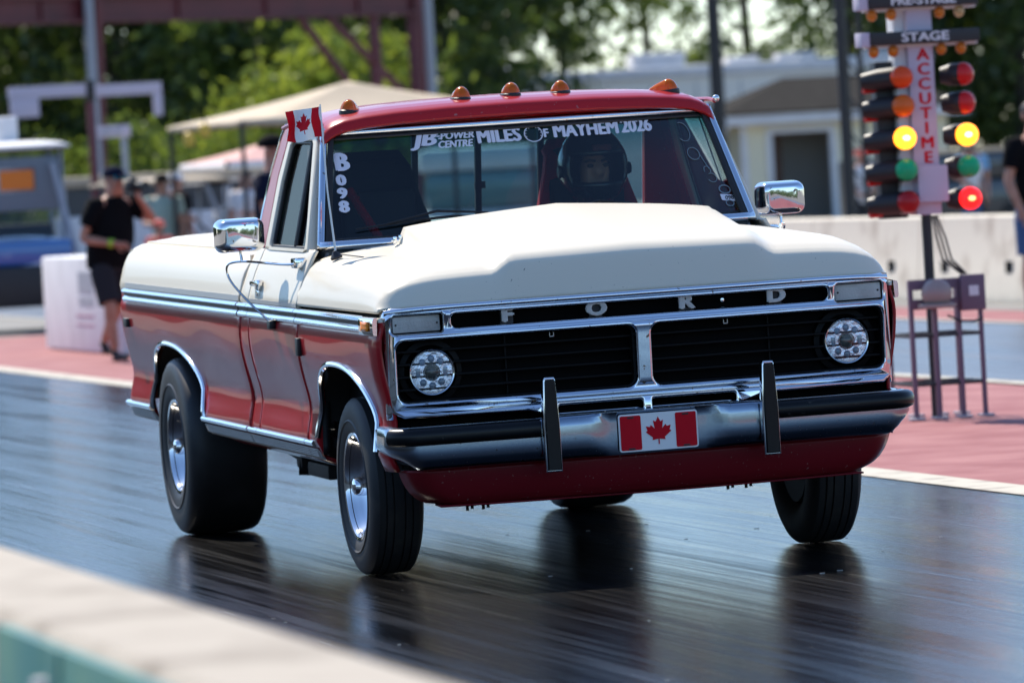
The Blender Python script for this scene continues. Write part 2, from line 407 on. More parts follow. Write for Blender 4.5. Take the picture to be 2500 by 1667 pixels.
# ================================================================== ground
def sheet(name, x0, x1, y0, y1, z, m, label=None, kind='structure'):
    mb = MB(); mb.grid(lambda u, v: (x0 + (x1 - x0) * u, y0 + (y1 - y0) * v, z), 2, 8)
    o = mb.build(name, m, smooth=False); o['kind'] = kind
    if label: o['label'] = label
    return o
def asphalt(name, dark, light, r0, r1, sheen=1.0, grooves=False):
    m = bpy.data.materials.new(name); m.use_nodes = True
    n, l = m.node_tree.nodes, m.node_tree.links; b = n['Principled BSDF']
    tc = n.new('ShaderNodeTexCoord')
    def streak(sx, sy, det=5, sc_=1.0):
        mp = n.new('ShaderNodeMapping'); mp.inputs['Scale'].default_value = (sx, sy, 1)
        t = n.new('ShaderNodeTexNoise'); t.inputs['Scale'].default_value = sc_; t.inputs['Detail'].default_value = det; t.inputs['Roughness'].default_value = .6
        l.new(tc.outputs['Object'], mp.inputs[0]); l.new(mp.outputs[0], t.inputs['Vector']); return t.outputs['Fac']
    a = streak(5.5, .12); c = streak(26, .30, 4); g = streak(150, 150, 2); w = streak(.9, .25, 3); fine = streak(70, 3.0, 3)
    def rng(s, lo, hi, t0=0.0, t1=1.0):
        r = n.new('ShaderNodeMapRange'); r.inputs[1].default_value = lo; r.inputs[2].default_value = hi; r.inputs[3].default_value = t0; r.inputs[4].default_value = t1; l.new(s, r.inputs[0]); return r.outputs[0]
    def ma(op, p, q):
        x = n.new('ShaderNodeMath'); x.operation = op
        for i, s in enumerate((p, q)):
            if isinstance(s, (int, float)): x.inputs[i].default_value = s
            else: l.new(s, x.inputs[i])
        return x.outputs[0]
    f = ma('ADD', ma('MULTIPLY', rng(a, .40, .64), .55), ma('MULTIPLY', rng(c, .42, .64), .45))
    if grooves:                          # the middle of the lane, away from the rubber laid by the tyres, is paler
        sp = n.new('ShaderNodeSeparateXYZ'); l.new(tc.outputs['Object'], sp.inputs[0])
        ax = ma('ABSOLUTE', ma('ADD', sp.outputs[0], ma('MULTIPLY', w, .25)), 0)
        gr = ma('ABSOLUTE', ma('SUBTRACT', ax, .95), 0)
        f = ma('MULTIPLY', f, rng(gr, .25, 1.3, .25, 1.6))
    x = n.new('ShaderNodeMix'); x.data_type = 'RGBA'; x.inputs[6].default_value = (*dark, 1); x.inputs[7].default_value = (*light, 1)
    l.new(f, x.inputs[0])
    # bits of pale grit
    grit = rng(streak(24, 9, 2), .735, .75)
    x2 = n.new('ShaderNodeMix'); x2.data_type = 'RGBA'; x2.inputs[7].default_value = (.30, .29, .27, 1)
    l.new(x.outputs[2], x2.inputs[6]); l.new(ma('MULTIPLY', grit, .8), x2.inputs[0]); l.new(x2.outputs[2], b.inputs['Base Color'])
    l.new(ma('ADD', ma('MULTIPLY', rng(c, .40, .62, r1, r0), .5), ma('MULTIPLY', rng(a, .38, .62, r0, r1), .5)), b.inputs['Roughness'])
    b.inputs['Specular IOR Level'].default_value = .5 * sheen
    bp = n.new('ShaderNodeBump'); bp.inputs['Strength'].default_value = .34; bp.inputs['Distance'].default_value = .004
    l.new(ma('ADD', ma('MULTIPLY', fine, .6), ma('MULTIPLY', g, .35)), bp.inputs['Height']); l.new(bp.outputs[0], b.inputs['Normal'])
    MATS[name] = m
    return m
LANE = asphalt('rubbered_asphalt', (.0025, .0024, .003), (.013, .013, .015), .07, .28, sheen=.6, grooves=True)
LANE2 = asphalt('far_lane_asphalt', (.045, .048, .056), (.105, .11, .125), .25, .45)
PINK = mat('pink_painted_concrete', (.235, .062, .066), .75, spec=.3, noise=(2.1, (.34, .135, .13), .38, .68), bump=(30, .4))
LINE = mat('cream_line_paint', (.46, .42, .34), .7, noise=(5, (.20, .16, .13), .5, .72))
GRAVEL = mat('grey_tan_ground', (.17, .155, .135), .95, noise=(.35, (.23, .21, .18), .35, .7), bump=(14, .5))
PAVE = mat('start_area_pavement', (.20, .19, .175), .8, noise=(.8, (.14, .135, .125), .4, .7))
sheet('ground', -900, 900, -900, 1500, -.012, GRAVEL)
sheet('near_lane', -3.75, 2.34, -120, 300, 0, LANE)
sheet('far_lane', 6.10, 10.08, -120, 300, -.004, LANE2)
sheet('median', 2.34, 6.10, -120, 43.2, -.006, PINK)
sheet('start_pavement', 2.34, 6.10, 43.2, 110, -.006, PAVE)
sheet('far_shoulder', 10.08, 11.25, -120, 300, -.006, PINK)
sheet('wall_footing', 11.25, 12.2, -120, 300, -.004, PAVE)
sheet('near_shoulder', -3.76, -3.749, -120, 300, -.002, PAVE)
sheet('edge_line', 2.33, 2.56, -120, 43.2, .004, LINE, 'cream line between the near lane and the pink median')
sheet('edge_line', 6.02, 6.17, -120, 300, .004, LINE, 'cream line on the near side of the far lane')
sheet('edge_line', 9.98, 10.12, -120, 300, .004, LINE, 'cream line on the far side of the far lane')

mb = MB(); rg = random.Random(21)
for k in range(70):
    x = rg.uniform(-3.6, 2.2); y = rg.uniform(-9, 3); a = rg.uniform(-.5, .5); L = rg.uniform(.008, .022); w = rg.uniform(.003, .006); h = rg.uniform(.001, .0025)
    M = Matrix.Translation((x, y, .0005)) @ Matrix.Rotation(a, 4, 'Z')
    mb.box((-L / 2, -w / 2, 0), (L / 2, w / 2, h), M=M)
tag(mb.build('track_grit', mat('pale_grit', (.42, .40, .37), .7), smooth=False), 'pale grit and rubber crumbs scattered on the near lane', 'grit', kind='stuff')
# ================================================================== concrete walls
def krail(mb, x, s, y0, y1, top, w):
    """jersey section; s = side the face looks to"""
    pr = [(0, 0), (0, .07), (.06, .30), (.105, top - .015), (.12, top), (w - .12, top), (w - .105, top - .015), (w - .06, .30), (w, .07), (w, 0)]
    n = max(2, int((y1 - y0) / .5)); k = len(pr)
    vs = [(x - s * a, y0 + (y1 - y0) * i / n, z) for i in range(n + 1) for a, z in pr]
    fs = [(i * k + j, (i + 1) * k + j, (i + 1) * k + j + 1, i * k + j + 1) for i in range(n) for j in range(k - 1)] + [tuple(range(k)), tuple(n * k + j for j in range(k))]
    return mb.add(vs, fs)
seg = 3.66
lab = {3: 'pale concrete barrier segment straight behind the starting light tree', 2: 'pale concrete barrier segment beside the man in denim shorts'}
for i in range(14):
    y0 = 16.4 + i * seg
    t = thing('concrete_barrier', lab.get(i, 'pale concrete barrier segment in the row along the far lane'), 'barrier', (12.05, y0, 0), 0, 'concrete barriers along the far lane')
    mb = MB(); krail(mb, 0, -1, .012, seg - .012, .81, .50); mb.build('barrier_body', CONCW, t, ang=25)
    for yy in (.8, 2.75):
        mb = MB(); mb.box((.045, yy, .27), (.075, yy + .16, .38)); mb.build('lifting_pocket', VOID, t, smooth=False)
    mb = MB(); mb.box((-.003, 1.5, 0), (.04, 1.9, .055)); mb.build('drain_slot', VOID, t, smooth=False)
# wall in the foreground with boards fixed to it
mb = MB()
pr = [(-3.80, 0), (-3.845, .78), (-3.865, .80), (-4.13, .80), (-4.15, .78), (-4.19, 0)]
ys = [-34 + k * .8 for k in range(56)]
k = len(pr)
vs = [(a, y, z + .0) for y in ys for a, z in pr]
fs = [(i * k + j, (i + 1) * k + j, (i + 1) * k + j + 1, i * k + j + 1) for i in range(len(ys) - 1) for j in range(k - 1)] + [tuple(range(k)), tuple((len(ys) - 1) * k + j for j in range(k))]
tag(mb.add(vs, fs).build('track_wall', CONC, ang=30), 'out of focus concrete wall crossing the lower left corner', 'wall')
for y0, y1, lb in ((-11.95, -11.40, 'teal board on the foreground wall, left of the white strip'), (-14.2, -12.04, 'teal board on the foreground wall, right of the white strip')):
    t = thing('advertising_board', lb, 'board', (-4.20, y0, .05))
    mb = MB(); mb.cbox((-.012, 0, .1), (.012, y1 - y0, .735), .004); mb.v = [(p[0] + (p[2] + .05) * .049, p[1], p[2]) for p in mb.v]; mb.build('panel', TEAL, t)
    for yy in ((.06,) if y1 > -12 else (y1 - y0 - .62,)):
        mb = MB(); mb.lathe([(.001, -.03), (.022, -.026), (.024, -.005)], (.03, yy, .66), (1, 0, 0), 14); mb.build('fixing_bolt', GREYPIPE, t)
t = thing('joint_strip', 'white strip between the two teal boards', 'strip', (-4.20, -12.035, .05))
mb = MB(); mb.cbox((-.016, 0, .1), (.010, .08, .60), .004); mb.v = [(p[0] + (p[2] + .05) * .049, p[1], p[2]) for p in mb.v]; mb.build('strip_face', WPAINT, t)
mb = MB(); mb.cbox((-.016, 0, .602), (.010, .08, .735), .004); mb.v = [(p[0] + (p[2] + .05) * .049, p[1], p[2]) for p in mb.v]; mb.build('strip_cap', TEAL, t)

# ================================================================== starting light tree
def bulbmat(name, c, es=0.0, ec=None):
    return mat(name, c, .35, coat=0.15, spec=.3, emit=ec, es=es)
B_AMB = bulbmat('bulb_amber_off', (.62, .17, .01)); B_ORG = bulbmat('bulb_orange_off', (.80, .075, .008)); B_RED = bulbmat('bulb_red_off', (.40, .008, .012)); B_GRN = bulbmat('bulb_green_off', (.008, .42, .17))
B_REDR = bulbmat('bulb_red_lens', (.62, .012, .012))
B_LIT = bulbmat('bulb_amber_lit', (.9, .3, .02), 3.2, (1.0, .30, .015)); B_RLIT = bulbmat('bulb_red_lit', (.9, .02, .02), 1.6, (1.0, .01, .01)); B_CLR = bulbmat('bulb_pale', (.55, .36, .16))
B_HOT = bulbmat('bulb_filament', (1, .8, .3), 9, (1.0, .62, .16)); B_RHOT = bulbmat('bulb_red_filament', (1, .3, .1), 7, (1.0, .18, .06))
tr = thing('starting_light_tree', 'starting light tree with two columns of coloured lamps on the pink median', 'light tree', (4.37, 10.2, 0))
TL = lambda x: x - 4.37
mb = MB(); mb.tube([(TL(4.37), 0, 0), (TL(4.37), 0, 1.15)], .028, 14); mb.build('post', DARKSTEEL, tr)
mb = MB(); mb.cbox((TL(4.305), -.035, 1.11), (TL(4.452), .10, 2.62), .008); pn = mb.build('panel', LAV, tr)
mb = MB(); mb.cbox((TL(4.24), .0, 1.12), (TL(4.305), .12, 2.6), .006); mb.build('panel_side', WPAINT, tr)
mb = MB(); mb.cbox((TL(4.308), -.085, 1.178), (TL(4.482), -.02, 1.378), .008); mb.build('control_box', MAUVE if False else LAV, tr)
for k, ch in enumerate('ACCUTIME'):
    vs, fs = boldtext(ch, .088, .004, sx=1.15)
    MB().add(front(vs, TL(4.385) + .004, -.038, 1.985 - k * .0805), fs).build('panel_letter', FLAGR, pn, smooth=False)
for z, word, w in ((2.081, 'STAGE', .07), (2.281, 'PRE-STAGE', .07)):
    mb = MB(); mb.cbox((TL(4.075), -.11, z - .035), (TL(4.70), -.06, z + .035), .004); sb = mb.build('sign_bar', DARKSTEEL, tr)
    mb = MB(); mb.cbox((TL(4.022), -.10, z - .04), (TL(4.073), .02, z + .038), .004); mb.build('bar_end', LAV, sb)
    vs, fs = boldtext(word, .068, .0032, sx=1.35 if len(word) < 6 else 1.12)
    MB().add(front(vs, TL(4.385), -.113, z), fs).build('bar_letters', WPAINT, sb, smooth=False)
    mb = MB(); mb.box((TL(4.075), -.055, z - .05), (TL(4.70), .03, z - .03)); mb.build('bar_rail', WPAINT, sb, smooth=False)
    for k, x in enumerate((4.105, 4.216, 4.492, 4.605)):
        mb = MB(); mb.sphere((TL(x), -.05, z - .068), (.030, .030, .034), 16, 10); bb = mb.build('small_bulb', B_CLR if (k == 3 and len(word) > 6) else B_AMB, tr)
        mb = MB(); mb.tube([(TL(x), -.05, z - .055), (TL(x), -.05, z - .03)], .014, 10); mb.build('bulb_socket', WPAINT, bb)
rows = [(1.868, B_ORG, B_REDR), (1.712, B_AMB, B_REDR), (1.536, B_LIT, B_LIT), (1.362, B_GRN, B_GRN), (1.188, B_RED, B_RLIT)]
rows[1] = (1.712, bulbmat('bulb_burnt_orange', (.72, .13, .01)), B_REDR)
for z, ml, mr in rows:
    for x, m, side in ((4.242, ml, -1), (4.598, mr, 1)):
        rr = .062
        ax = Vector((-.15, -1, 0)).normalized()
        if m is B_REDR: ax = Vector((.75, -.66, 0)).normalized()
        c = Vector((TL(x), -.10, z))
        mb = MB(); mb.lathe([(rr, -.012), (rr, .0), (rr * .96, .016), (rr * .8, .034), (rr * .45, .048), (.001, .054)], c, ax, 28)
        ln = mb.build('lamp_lens', m, tr)
        if m in (B_LIT, B_RLIT):
            mb = MB(); mb.sphere(c + ax * .052, (.020, .006, .013), 12, 8); mb.build('filament', B_HOT if m is B_LIT else B_RHOT, ln)
        e = c + Vector((-.175, .16, -.012)) if side < 0 else c + Vector((-.10, .10, 0))
        d = (e - c)
        mb = MB(); mb.tube([c - ax * .012, c - ax * .05, c * .45 + e * .55 + Vector((0, .02, 0)), e], [rr * .98, rr * .98, rr * .95, rr * .70], 20); mb.build('lamp_can', DARKSTEEL, ln)
        mb = MB(); mb.tube([e + Vector((0, 0, -.05)), e + Vector((.10, .02, -.045))], .018, 8)
        if side < 0: mb.build('can_bracket', B_REDR, ln)
mb = MB(); mb.cbox((TL(4.14), .06, 1.10), (TL(4.29), .16, 1.96), .01); mb.build('lamp_board', DARKSTEEL, tr)
# cables
for a, b in ((.0, .10), (.025, .125), (.05, .15)):
    mb = MB(); mb.tube([(.035 + a * .5, 0, 1.10), (.05 + a, -.01, .98), (.075 + a, -.02, .86), (.13 + b * .5, -.02, .775)], .006, 6); mb.build('cable', DARKSTEEL, tr)
# guard cage round the foot
cx0, cx1, cy0, cy1 = TL(4.19), TL(4.585), -.20, .22
for x, y in ((cx0, cy0), (cx1, cy0), (cx0, cy1), (cx1, cy1), (cx0 + .13, cy0), (cx0 + .27, cy0), (cx0 + .13, cy1), (cx0 + .27, cy1)):
    mb = MB(); mb.cbox((x - .012, y - .012, 0), (x + .012, y + .012, .75), .003); mb.build('cage_post', MAUVE, tr)
    mb = MB(); mb.cbox((x - .04, y - .04, 0), (x + .04, y + .04, .012), .003); mb.build('foot_plate', GREYPIPE, tr)
for z in (.19, .455):
    mb = MB()
    for y in (cy0, cy1): mb.cbox((cx0, y - .008, z - .010), (cx1, y + .008, z + .010), .003)
    for x in (cx0, cx1): mb.cbox((x - .008, cy0, z - .010), (x + .008, cy1, z + .010), .003)
    mb.build('cage_rail', DARKSTEEL, tr)
for z0, z1 in ((.60, .655), (.705, .762)):
    mb = MB(); mb.box((cx0 - .01, cy0 - .016, z0), (cx1 + .01, cy0 - .008, z1)); mb.build('cage_band', MAUVE, tr, smooth=False)
mb = MB(); mb.cbox((cx1 - .12, cy0 - .05, .58), (cx1 + .02, cy0 - .018, .775), .006); mb.build('junction_box', MAUVE, tr)
mb = MB(); mb.box((cx1 - .075, cy0 - .054, .66), (cx1 - .02, cy0 - .051, .715)); mb.build('box_label', WPAINT, tr, smooth=False)
mb = MB(); mb.sphere((TL(4.315), cy0 - .08, .685), (.085, .085, .08), 18, 12); mb.lathe([(.09, -.055), (.105, -.06), (.105, -.075), (.05, -.082)], (TL(4.315), cy0 - .08, .685), (0, 0, 1), 24); mb.build('horn_lamp', mat('dusty_lamp', (.36, .27, .24), .5), tr)
mb = MB(); mb.tube([(TL(4.39), cy0 - .02, .56), (TL(4.46), cy0 - .03, .525), (TL(4.54), cy0 - .03, .52), (TL(4.585), cy0 - .02, .535)], .007, 6); mb.build('loose_cable', DARKSTEEL, tr)

# black lattice mast behind the far wall
t = thing('lattice_mast', 'black lattice mast rising behind the far barrier left of the light tree', 'mast', (13.72, 42, 0))
for dx, dy, r in ((-.045, 0, .055), (.165, .0, .030), (.06, .18, .030)):
    mb = MB(); mb.tube([(dx, dy, 0), (dx, dy, 9)], r, 10); mb.build('mast_leg', DARKSTEEL, t)
for k in range(22):
    z = .3 + k * .4
    mb = MB(); mb.tube([(-.045, 0, z), (.165, 0, z), (.06, .18, z + .2), (-.045, 0, z + .4)], .013, 6); mb.build('mast_brace', DARKSTEEL, t)
t = thing('utility_pole', 'slim dark pole standing before the white trailer', 'pole', (28.68, 100, 0))
mb = MB(); mb.tube([(0, 0, 0), (0, 0, 11)], [.16, .13], 12); mb.build('pole_shaft', DARKSTEEL, t)
mb = MB(); mb.cbox((-.35, -.1, 2.0), (.15, .1, 2.18), .02); mb.build('pole_box', WPAINT, t)

# ================================================================== maroon steel gantry
P0 = Vector((11.2, 85, 0)); GD = Vector((9.08, 6.6, 0)).normalized(); GN = Vector((-GD.y, GD.x, 0))
g = thing('steel_gantry', 'maroon steel gantry beam and posts across the top left', 'gantry', P0)
def gp(t, z, o=0): return GD * t + GN * o + Vector((0, 0, z))
def gbar(name, a, b, w, d, m=MAROON):
    a, b = Vector(a), Vector(b); ax = (b - a).normalized(); up = GN; sd = ax.cross(up).normalized()
    vs = [p + sd * (i * w) + up * (j * d) for p in (a, b) for i, j in ((-1, -1), (1, -1), (1, 1), (-1, 1))]
    mb = MB(); mb.add(vs, [(0, 1, 2, 3), (7, 6, 5, 4), (0, 4, 5, 1), (1, 5, 6, 2), (2, 6, 7, 3), (3, 7, 4, 0)]); return mb.build(name, m, g, smooth=False)
gbar('beam_web', gp(-5, 4.86), gp(11.3, 4.86), .19, .03)
gbar('beam_flange', gp(-5, 4.635), gp(11.3, 4.635), .03, .16)
gbar('beam_flange', gp(-5, 5.08), gp(11.3, 5.08), .03, .16)
for tt in (1.0, 4.6, 7.0, 9.6): gbar('web_stiffener', gp(tt, 4.67, -.05), gp(tt, 5.05, -.05), .02, .03)
gbar('gantry_post', gp(2.26, 0), gp(2.26, 5.3, -.22), .085, .08)
gbar('gantry_post', gp(11.27, 0), gp(11.27, 6.2), .11, .11)
gbar('gantry_post', gp(10.07, 2.2), gp(10.07, 4.6), .08, .08)
gbar('gantry_brace', gp(7.98, 4.6), gp(9.55, 3.05), .06, .05)
gbar('gantry_brace', gp(8.79, 4.6), gp(11.2, 2.85), .06, .05)
mb = MB(); mb.tube([gp(2.06, 0, -.2), gp(2.06, 6, -.2)], .09, 12); mb.build('grey_conduit', GREYPIPE, g)
mb = MB(); mb.tube([gp(11.53, 0, -.1), gp(11.53, 6.2, -.1)], .11, 12); mb.build('grey_conduit', GREYPIPE, g)
# white height frame hung on a maroon post
t = thing('white_height_frame', 'white bracket shaped overhead frame at far left', 'frame', (8.68, 62, 0))
for a, b, nm in (((-1.08, 0, 2.885), (.02, .10, 3.05), 'crossbar'), ((.14, 0, 2.86), (1.10, .10, 3.02), 'crossbar'), ((-1.06, 0, 2.62), (-.66, .10, 2.884), 'drop_leg'), ((.98, 0, 2.55), (1.10, .10, 2.859), 'drop_leg')):
    mb = MB(); mb.cbox(a, b, .01); mb.build(nm, LAV, t)
mb = MB(); mb.cbox((.02, -.02, 2.80), (.14, .12, 3.10), .01); mb.build('centre_bracket', DARKSTEEL, t)
mb = MB(); mb.cbox((.03, .02, 0), (.13, .12, 2.80), .01); mb.build('frame_post', MAROON, t)
t = thing('small_sign', 'small pale sign board on a grey post beside the photographer', 'sign', (8.9, 61, 0))
mb = MB(); mb.cbox((-.25, 0, 2.27), (.22, .03, 2.43), .01); mb.build('sign_board', LAV, t)
for k, w in ((0, .15), (1, .1)):
    mb = MB(); mb.box((-.2 + k * .19, -.004, 2.325), (-.2 + k * .19 + w, -.001, 2.375)); mb.build('sign_marking', GREYPIPE, t, smooth=False)
mb = MB(); mb.cbox((.09, .03, 0), (.17, .09, 2.4), .01); mb.build('sign_post', GREYPIPE, t)

# ================================================================== tents
def tent(name, label, c, hw, hd, eave, peak, rz, m, val=.14, valm=None):
    t = thing(name, label, 'tent', c, rz)
    cor = [(-hw, -hd), (hw, -hd), (hw, hd), (-hw, hd)]
    for i in range(4):
        a, b = cor[i], cor[(i + 1) % 4]
        mb = MB()
        def cf(u, v, a=a, b=b):
            px = (a[0] + (b[0] - a[0]) * u) * (1 - v); py = (a[1] + (b[1] - a[1]) * u) * (1 - v)
            z = eave + (peak - eave) * (v * .75 + .25 * v * v) - .05 * math.sin(math.pi * u) * (1 - v) * math.sin(math.pi * v)
            return (px, py, z)
        mb.grid(cf, 12, 10); mb.build('roof_panel', m, t, ang=60, solid=.01)
        mb = MB(); mb.grid(lambda u, v, a=a, b=b: (a[0] + (b[0] - a[0]) * u, a[1] + (b[1] - a[1]) * u, eave - val * v - .02 * abs(math.sin(u * 9)) * v), 24, 2); mb.build('valance', valm or m, t, solid=.01)
        mb = MB(); mb.tube([(a[0] * .98, a[1] * .98, 0), (a[0] * .98, a[1] * .98, eave)], .03, 8); mb.build('tent_pole', DARKSTEEL, t)
    return t
tent('canopy_tent', 'beige canopy tent behind the truck cab', (10.15, 51.4, 0), 1.95, 1.25, 2.27, 2.71, R(10), CANVAS, .05)
tent('canopy_tent', 'small pink and white canopy beyond the standing man in navy', (12.3, 67.5, 0), 1.0, 1.0, 1.86, 2.12, R(10), mat('pink_canvas', (.62, .34, .30), .8), .13, WPAINT)
for i, (x, z, lb) in enumerate(((7.775, 2.09, 'lower yellow lantern hanging at the beige tent corner'), (7.97, 2.185, 'upper yellow lantern hanging under the beige tent eave'))):
    t = thing('lantern', lb, 'lantern', (x, 49.6, z - .07), 0, 'yellow lanterns at the tent')
    mb = MB(); mb.lathe([(.03, -.02), (.065, 0), (.072, .06), (.065, .13), (.03, .15)], (0, 0, 0), (0, 0, 1), 16); mb.build('lantern_body', YELLOW, t)
    mb = MB(); mb.tube([(0, 0, .15), (0, 0, .2)], .012, 6); mb.build('lantern_hook', DARKSTEEL, t)

# ================================================================== white barrier block by the photographer
t = thing('white_block', 'white barrier block with printed notice behind the photographer', 'block', (3.87, 33.1, 0))
mb = MB(); mb.cbox((0, 0, 0), (.60, 4.1, .90), .03); mb.build('block_body', WPAINT, t)
for y0, y1, z0, z1, m in ((1.2, 2.0, .56, .76, GREYPIPE), (1.2, 2.0, .44, .52, GREYPIPE), (1.2, 2.2, .33, .355, MAUVE), (1.2, 2.2, .245, .265, MAUVE)):
    mb = MB(); mb.box((-.004, y0, z0), (-.001, y1, z1)); mb.build('notice_print', mat('faded_print', (.36, .38, .42), .7) if m is GREYPIPE else mat('faded_plum_print', (.45, .25, .32), .7), t, smooth=False)
mb = MB(); mb.cbox((.10, .6, .90), (.45, 2.0, .93), .01); mb.build('block_cover', CARTBLUE if False else WPAINT, t)

# ================================================================== golf carts
def cart(label, loc, rz, bodym, roofm, group=None, sign=False, roof=1.95):
    t = thing('golf_cart', label, 'golf cart', loc, rz, group)
    def fs_(u, v):                                  # nose cowl, front looks to -Y
        w = .58 * (1 - .12 * v)
        a = -1 + 2 * u; x = a * w
        y = -1.18 + .10 * a * a + .38 * v ** 1.6; z = .42 + .55 * v - .06 * a * a * v
        return (x, y, z)
    mb = MB(); mb.grid(fs_, 20, 12); mb.grid(lambda u, v: (-.51 + 1.02 * u, -.80 + .30 * v, .965 + .10 * v - .05 * (2 * u - 1) ** 2), 12, 4)
    mb.build('front_cowl', bodym, t, ang=50, solid=.02)
    for s in (-1, 1):
        mb = MB(); mb.cbox((s * .56 - .03, -1.05, .30), (s * .56 + .03, 1.15, .42), .02); mb.cbox((s * .57 - .04, .25, .40), (s * .57 + .04, 1.15, .74), .04); mb.build('side_panel', bodym, t)
        mb = MB(); mb.lathe([(.001, -.005), (.05, 0), (.055, .03)], (s * .38, -1.14, .66), (0, 1, 0), 18); mb.build('headlight', LENSGREY, t)
        for y in (-.86, .82):
            w = bpy.data.objects.new('wheel', None); col.objects.link(w); w.parent = t; w.location = (s * .52, y, .24)
            mb = MB(); mb.lathe([(.12, -.09), (.20, -.10), (.235, -.07), (.24, 0), (.235, .07), (.20, .10), (.12, .09)], (0, 0, 0), (1, 0, 0), 32); mb.build('tyre', RUBBER, w)
            mb = MB(); mb.lathe([(.13, -.05), (.13, .06), (.05, .07), (.001, .075)], (0, 0, 0), (s, 0, 0), 20); mb.build('hub', GREYPIPE, w)
        for y0, y1 in ((-.72, -.42), (.95, .92)):
            mb = MB(); mb.tube([(s * .54, y0, .72), (s * .55, y1, roof - .04)], .024, 8); mb.build('roof_post', GREYPIPE, t)
    mb = MB(); mb.box((-.55, -.95, .30), (.55, 1.1, .36)); mb.build('floor', DARKSTEEL, t, smooth=False)
    mb = MB(); mb.cbox((-.53, .15, .62), (.53, .68, .76), .04); mb.cbox((-.53, .62, .78), (.53, .74, 1.20), .05); mb.build('seat', WCLOTH if bodym is CARTWHITE else SEATBLK, t)
    def rfn(u, v):
        a, b = 2 * u - 1, 2 * v - 1
        e = max(abs(a), abs(b))
        return (a * .64, .22 + b * .98, roof + .07 * (1 - e ** 4) - .015)
    mb = MB(); mb.grid(rfn, 20, 20); mb.build('roof', roofm, t, ang=60, solid=.03)
    mb = MB(); mb.cbox((-.62, -.74, roof - .05), (.62, 1.18, roof - .028), .008); mb.build('roof_lining', DARKSTEEL, t)
    mb = MB(); mb.add([(-.52, -.74, 1.02), (.52, -.74, 1.02), (.53, -.50, roof - .06), (-.53, -.50, roof - .06)], [(0, 1, 2, 3)]); mb.build('windscreen', GLASS_C, t, smooth=False, solid=.006)
    mb = MB(); ring = [Vector((-.25 + .17 * math.cos(2 * math.pi * k / 20), -.30 + .1 * math.sin(2 * math.pi * k / 20), 1.02 + .12 * math.sin(2 * math.pi * k / 20))) for k in range(21)]
    mb.tube(ring, .014, 6, cap=False); mb.tube([(-.25, -.30, 1.02), (-.25, -.62, .7)], .02, 6); mb.build('steering_wheel', DARKSTEEL, t)
    mb = MB(); mb.cbox((-.56, -1.24, .36), (.56, -1.14, .46), .02); mb.build('bumper', DARKSTEEL, t)
    if sign:
        mb = MB(); mb.box((-.20, -.70, 1.56), (.24, -.68, 1.83)); q = mb.build('notice_board', WPAINT, t, smooth=False)
        mb = MB(); mb.box((-.17, -.706, 1.585), (.21, -.701, 1.805)); mb.build('notice_face', ORANGE, q, smooth=False)
        mb = MB(); mb.cbox((-.52, -.70, 1.35), (.50, -.66, 1.95), .01); mb.build('grey_hood', mat('grey_screen', (.17, .20, .23), .5), t)
        mb = MB(); mb.cbox((-.60, -1.30, .28), (.60, -1.12, .74), .06); mb.build('front_guard', DARKSTEEL, t)
        mb = MB(); mb.cbox((-.56, -1.16, .74), (.56, -.86, 1.02), .06); mb.build('blue_hood', bodym, t)
        mb = MB(); mb.tube([(.42, -.76, 1.86), (.62, -1.1, .78)], .035, 10); mb.build('leaning_pole', GREYPIPE, t)
        mb = MB(); mb.cbox((-.10, .1, roof + .05), (.14, .34, roof + .34), .03); mb.build('roof_beacon', WPAINT, t)
        mb = MB(); mb.grid(lambda u, v: (-.02 + .44 * u, -1.19 + .06 * v + .05 * (2 * u - 1) ** 2, .66 + .2 * v), 6, 4); mb.build('cowl_graphic', LAV, t, solid=.004)
    return t
cart('blue golf cart with white roof and orange notice at the left edge', (4.98, 45.9, 0), R(-4), CARTBLUE, WPAINT, None, True, 2.08)
cart('white golf cart parked side on, left one beyond the truck bed', (9.6, 60.5, 0), R(80), CARTWHITE, CANVAS, 'white golf carts beyond the truck', False, 1.62)
cart('white golf cart with dark roof, right one nearer the navy shirted man', (11.2, 61.5, 0), R(100), CARTWHITE, DARKSTEEL, 'white golf carts beyond the truck', False, 1.56)

t = thing('stock_trailer', 'white stock trailer with dark window band behind the golf carts', 'trailer', (8.9, 66.5, 0), R(-10))
mb = MB(); mb.cbox((0, 0, .35), (4.4, 1.9, 1.18), .05); mb.build('lower_panel', WPAINT, t)
mb = MB(); mb.box((.05, .03, 1.17), (4.35, 1.87, 1.60)); mb.build('window_band', mat('trailer_dark_band', (.05, .055, .06), .4), t, smooth=False)
mb = MB(); mb.cbox((-.08, -.06, 1.60), (4.48, 1.96, 1.76), .05); mb.build('roof_edge', CANVAS, t)
for k in range(6):
    mb = MB(); mb.box((.05 + k * .82, -.01, 1.17), (.17 + k * .82, .028, 1.61)); mb.build('window_post', WPAINT, t, smooth=False)
for x in (1.6, 2.5):
    mb = MB(); mb.lathe([(.15, -.1), (.3, -.11), (.33, 0), (.3, .1), (.15, .1)], (x, .02, .33), (0, 1, 0), 24); mb.build('tyre', RUBBER, t)
t = thing('box_van', 'pale box van seen through the rear window of the truck cab', 'van', (13.0, 60, 0), R(-12))
mb = MB(); mb.cbox((0, 0, .35), (2.3, 2.0, .98), .08); mb.build('van_body', CARTWHITE, t)
mb = MB(); mb.cbox((.05, .05, 1.0), (2.25, 1.9, 1.52), .10); mb.build('van_windows', mat('van_green_glass', (.10, .20, .20), .2, coat=1), t)
mb = MB(); mb.cbox((-.02, 0, 1.52), (2.32, 2.0, 1.85), .10); mb.build('van_roof', WPAINT, t)
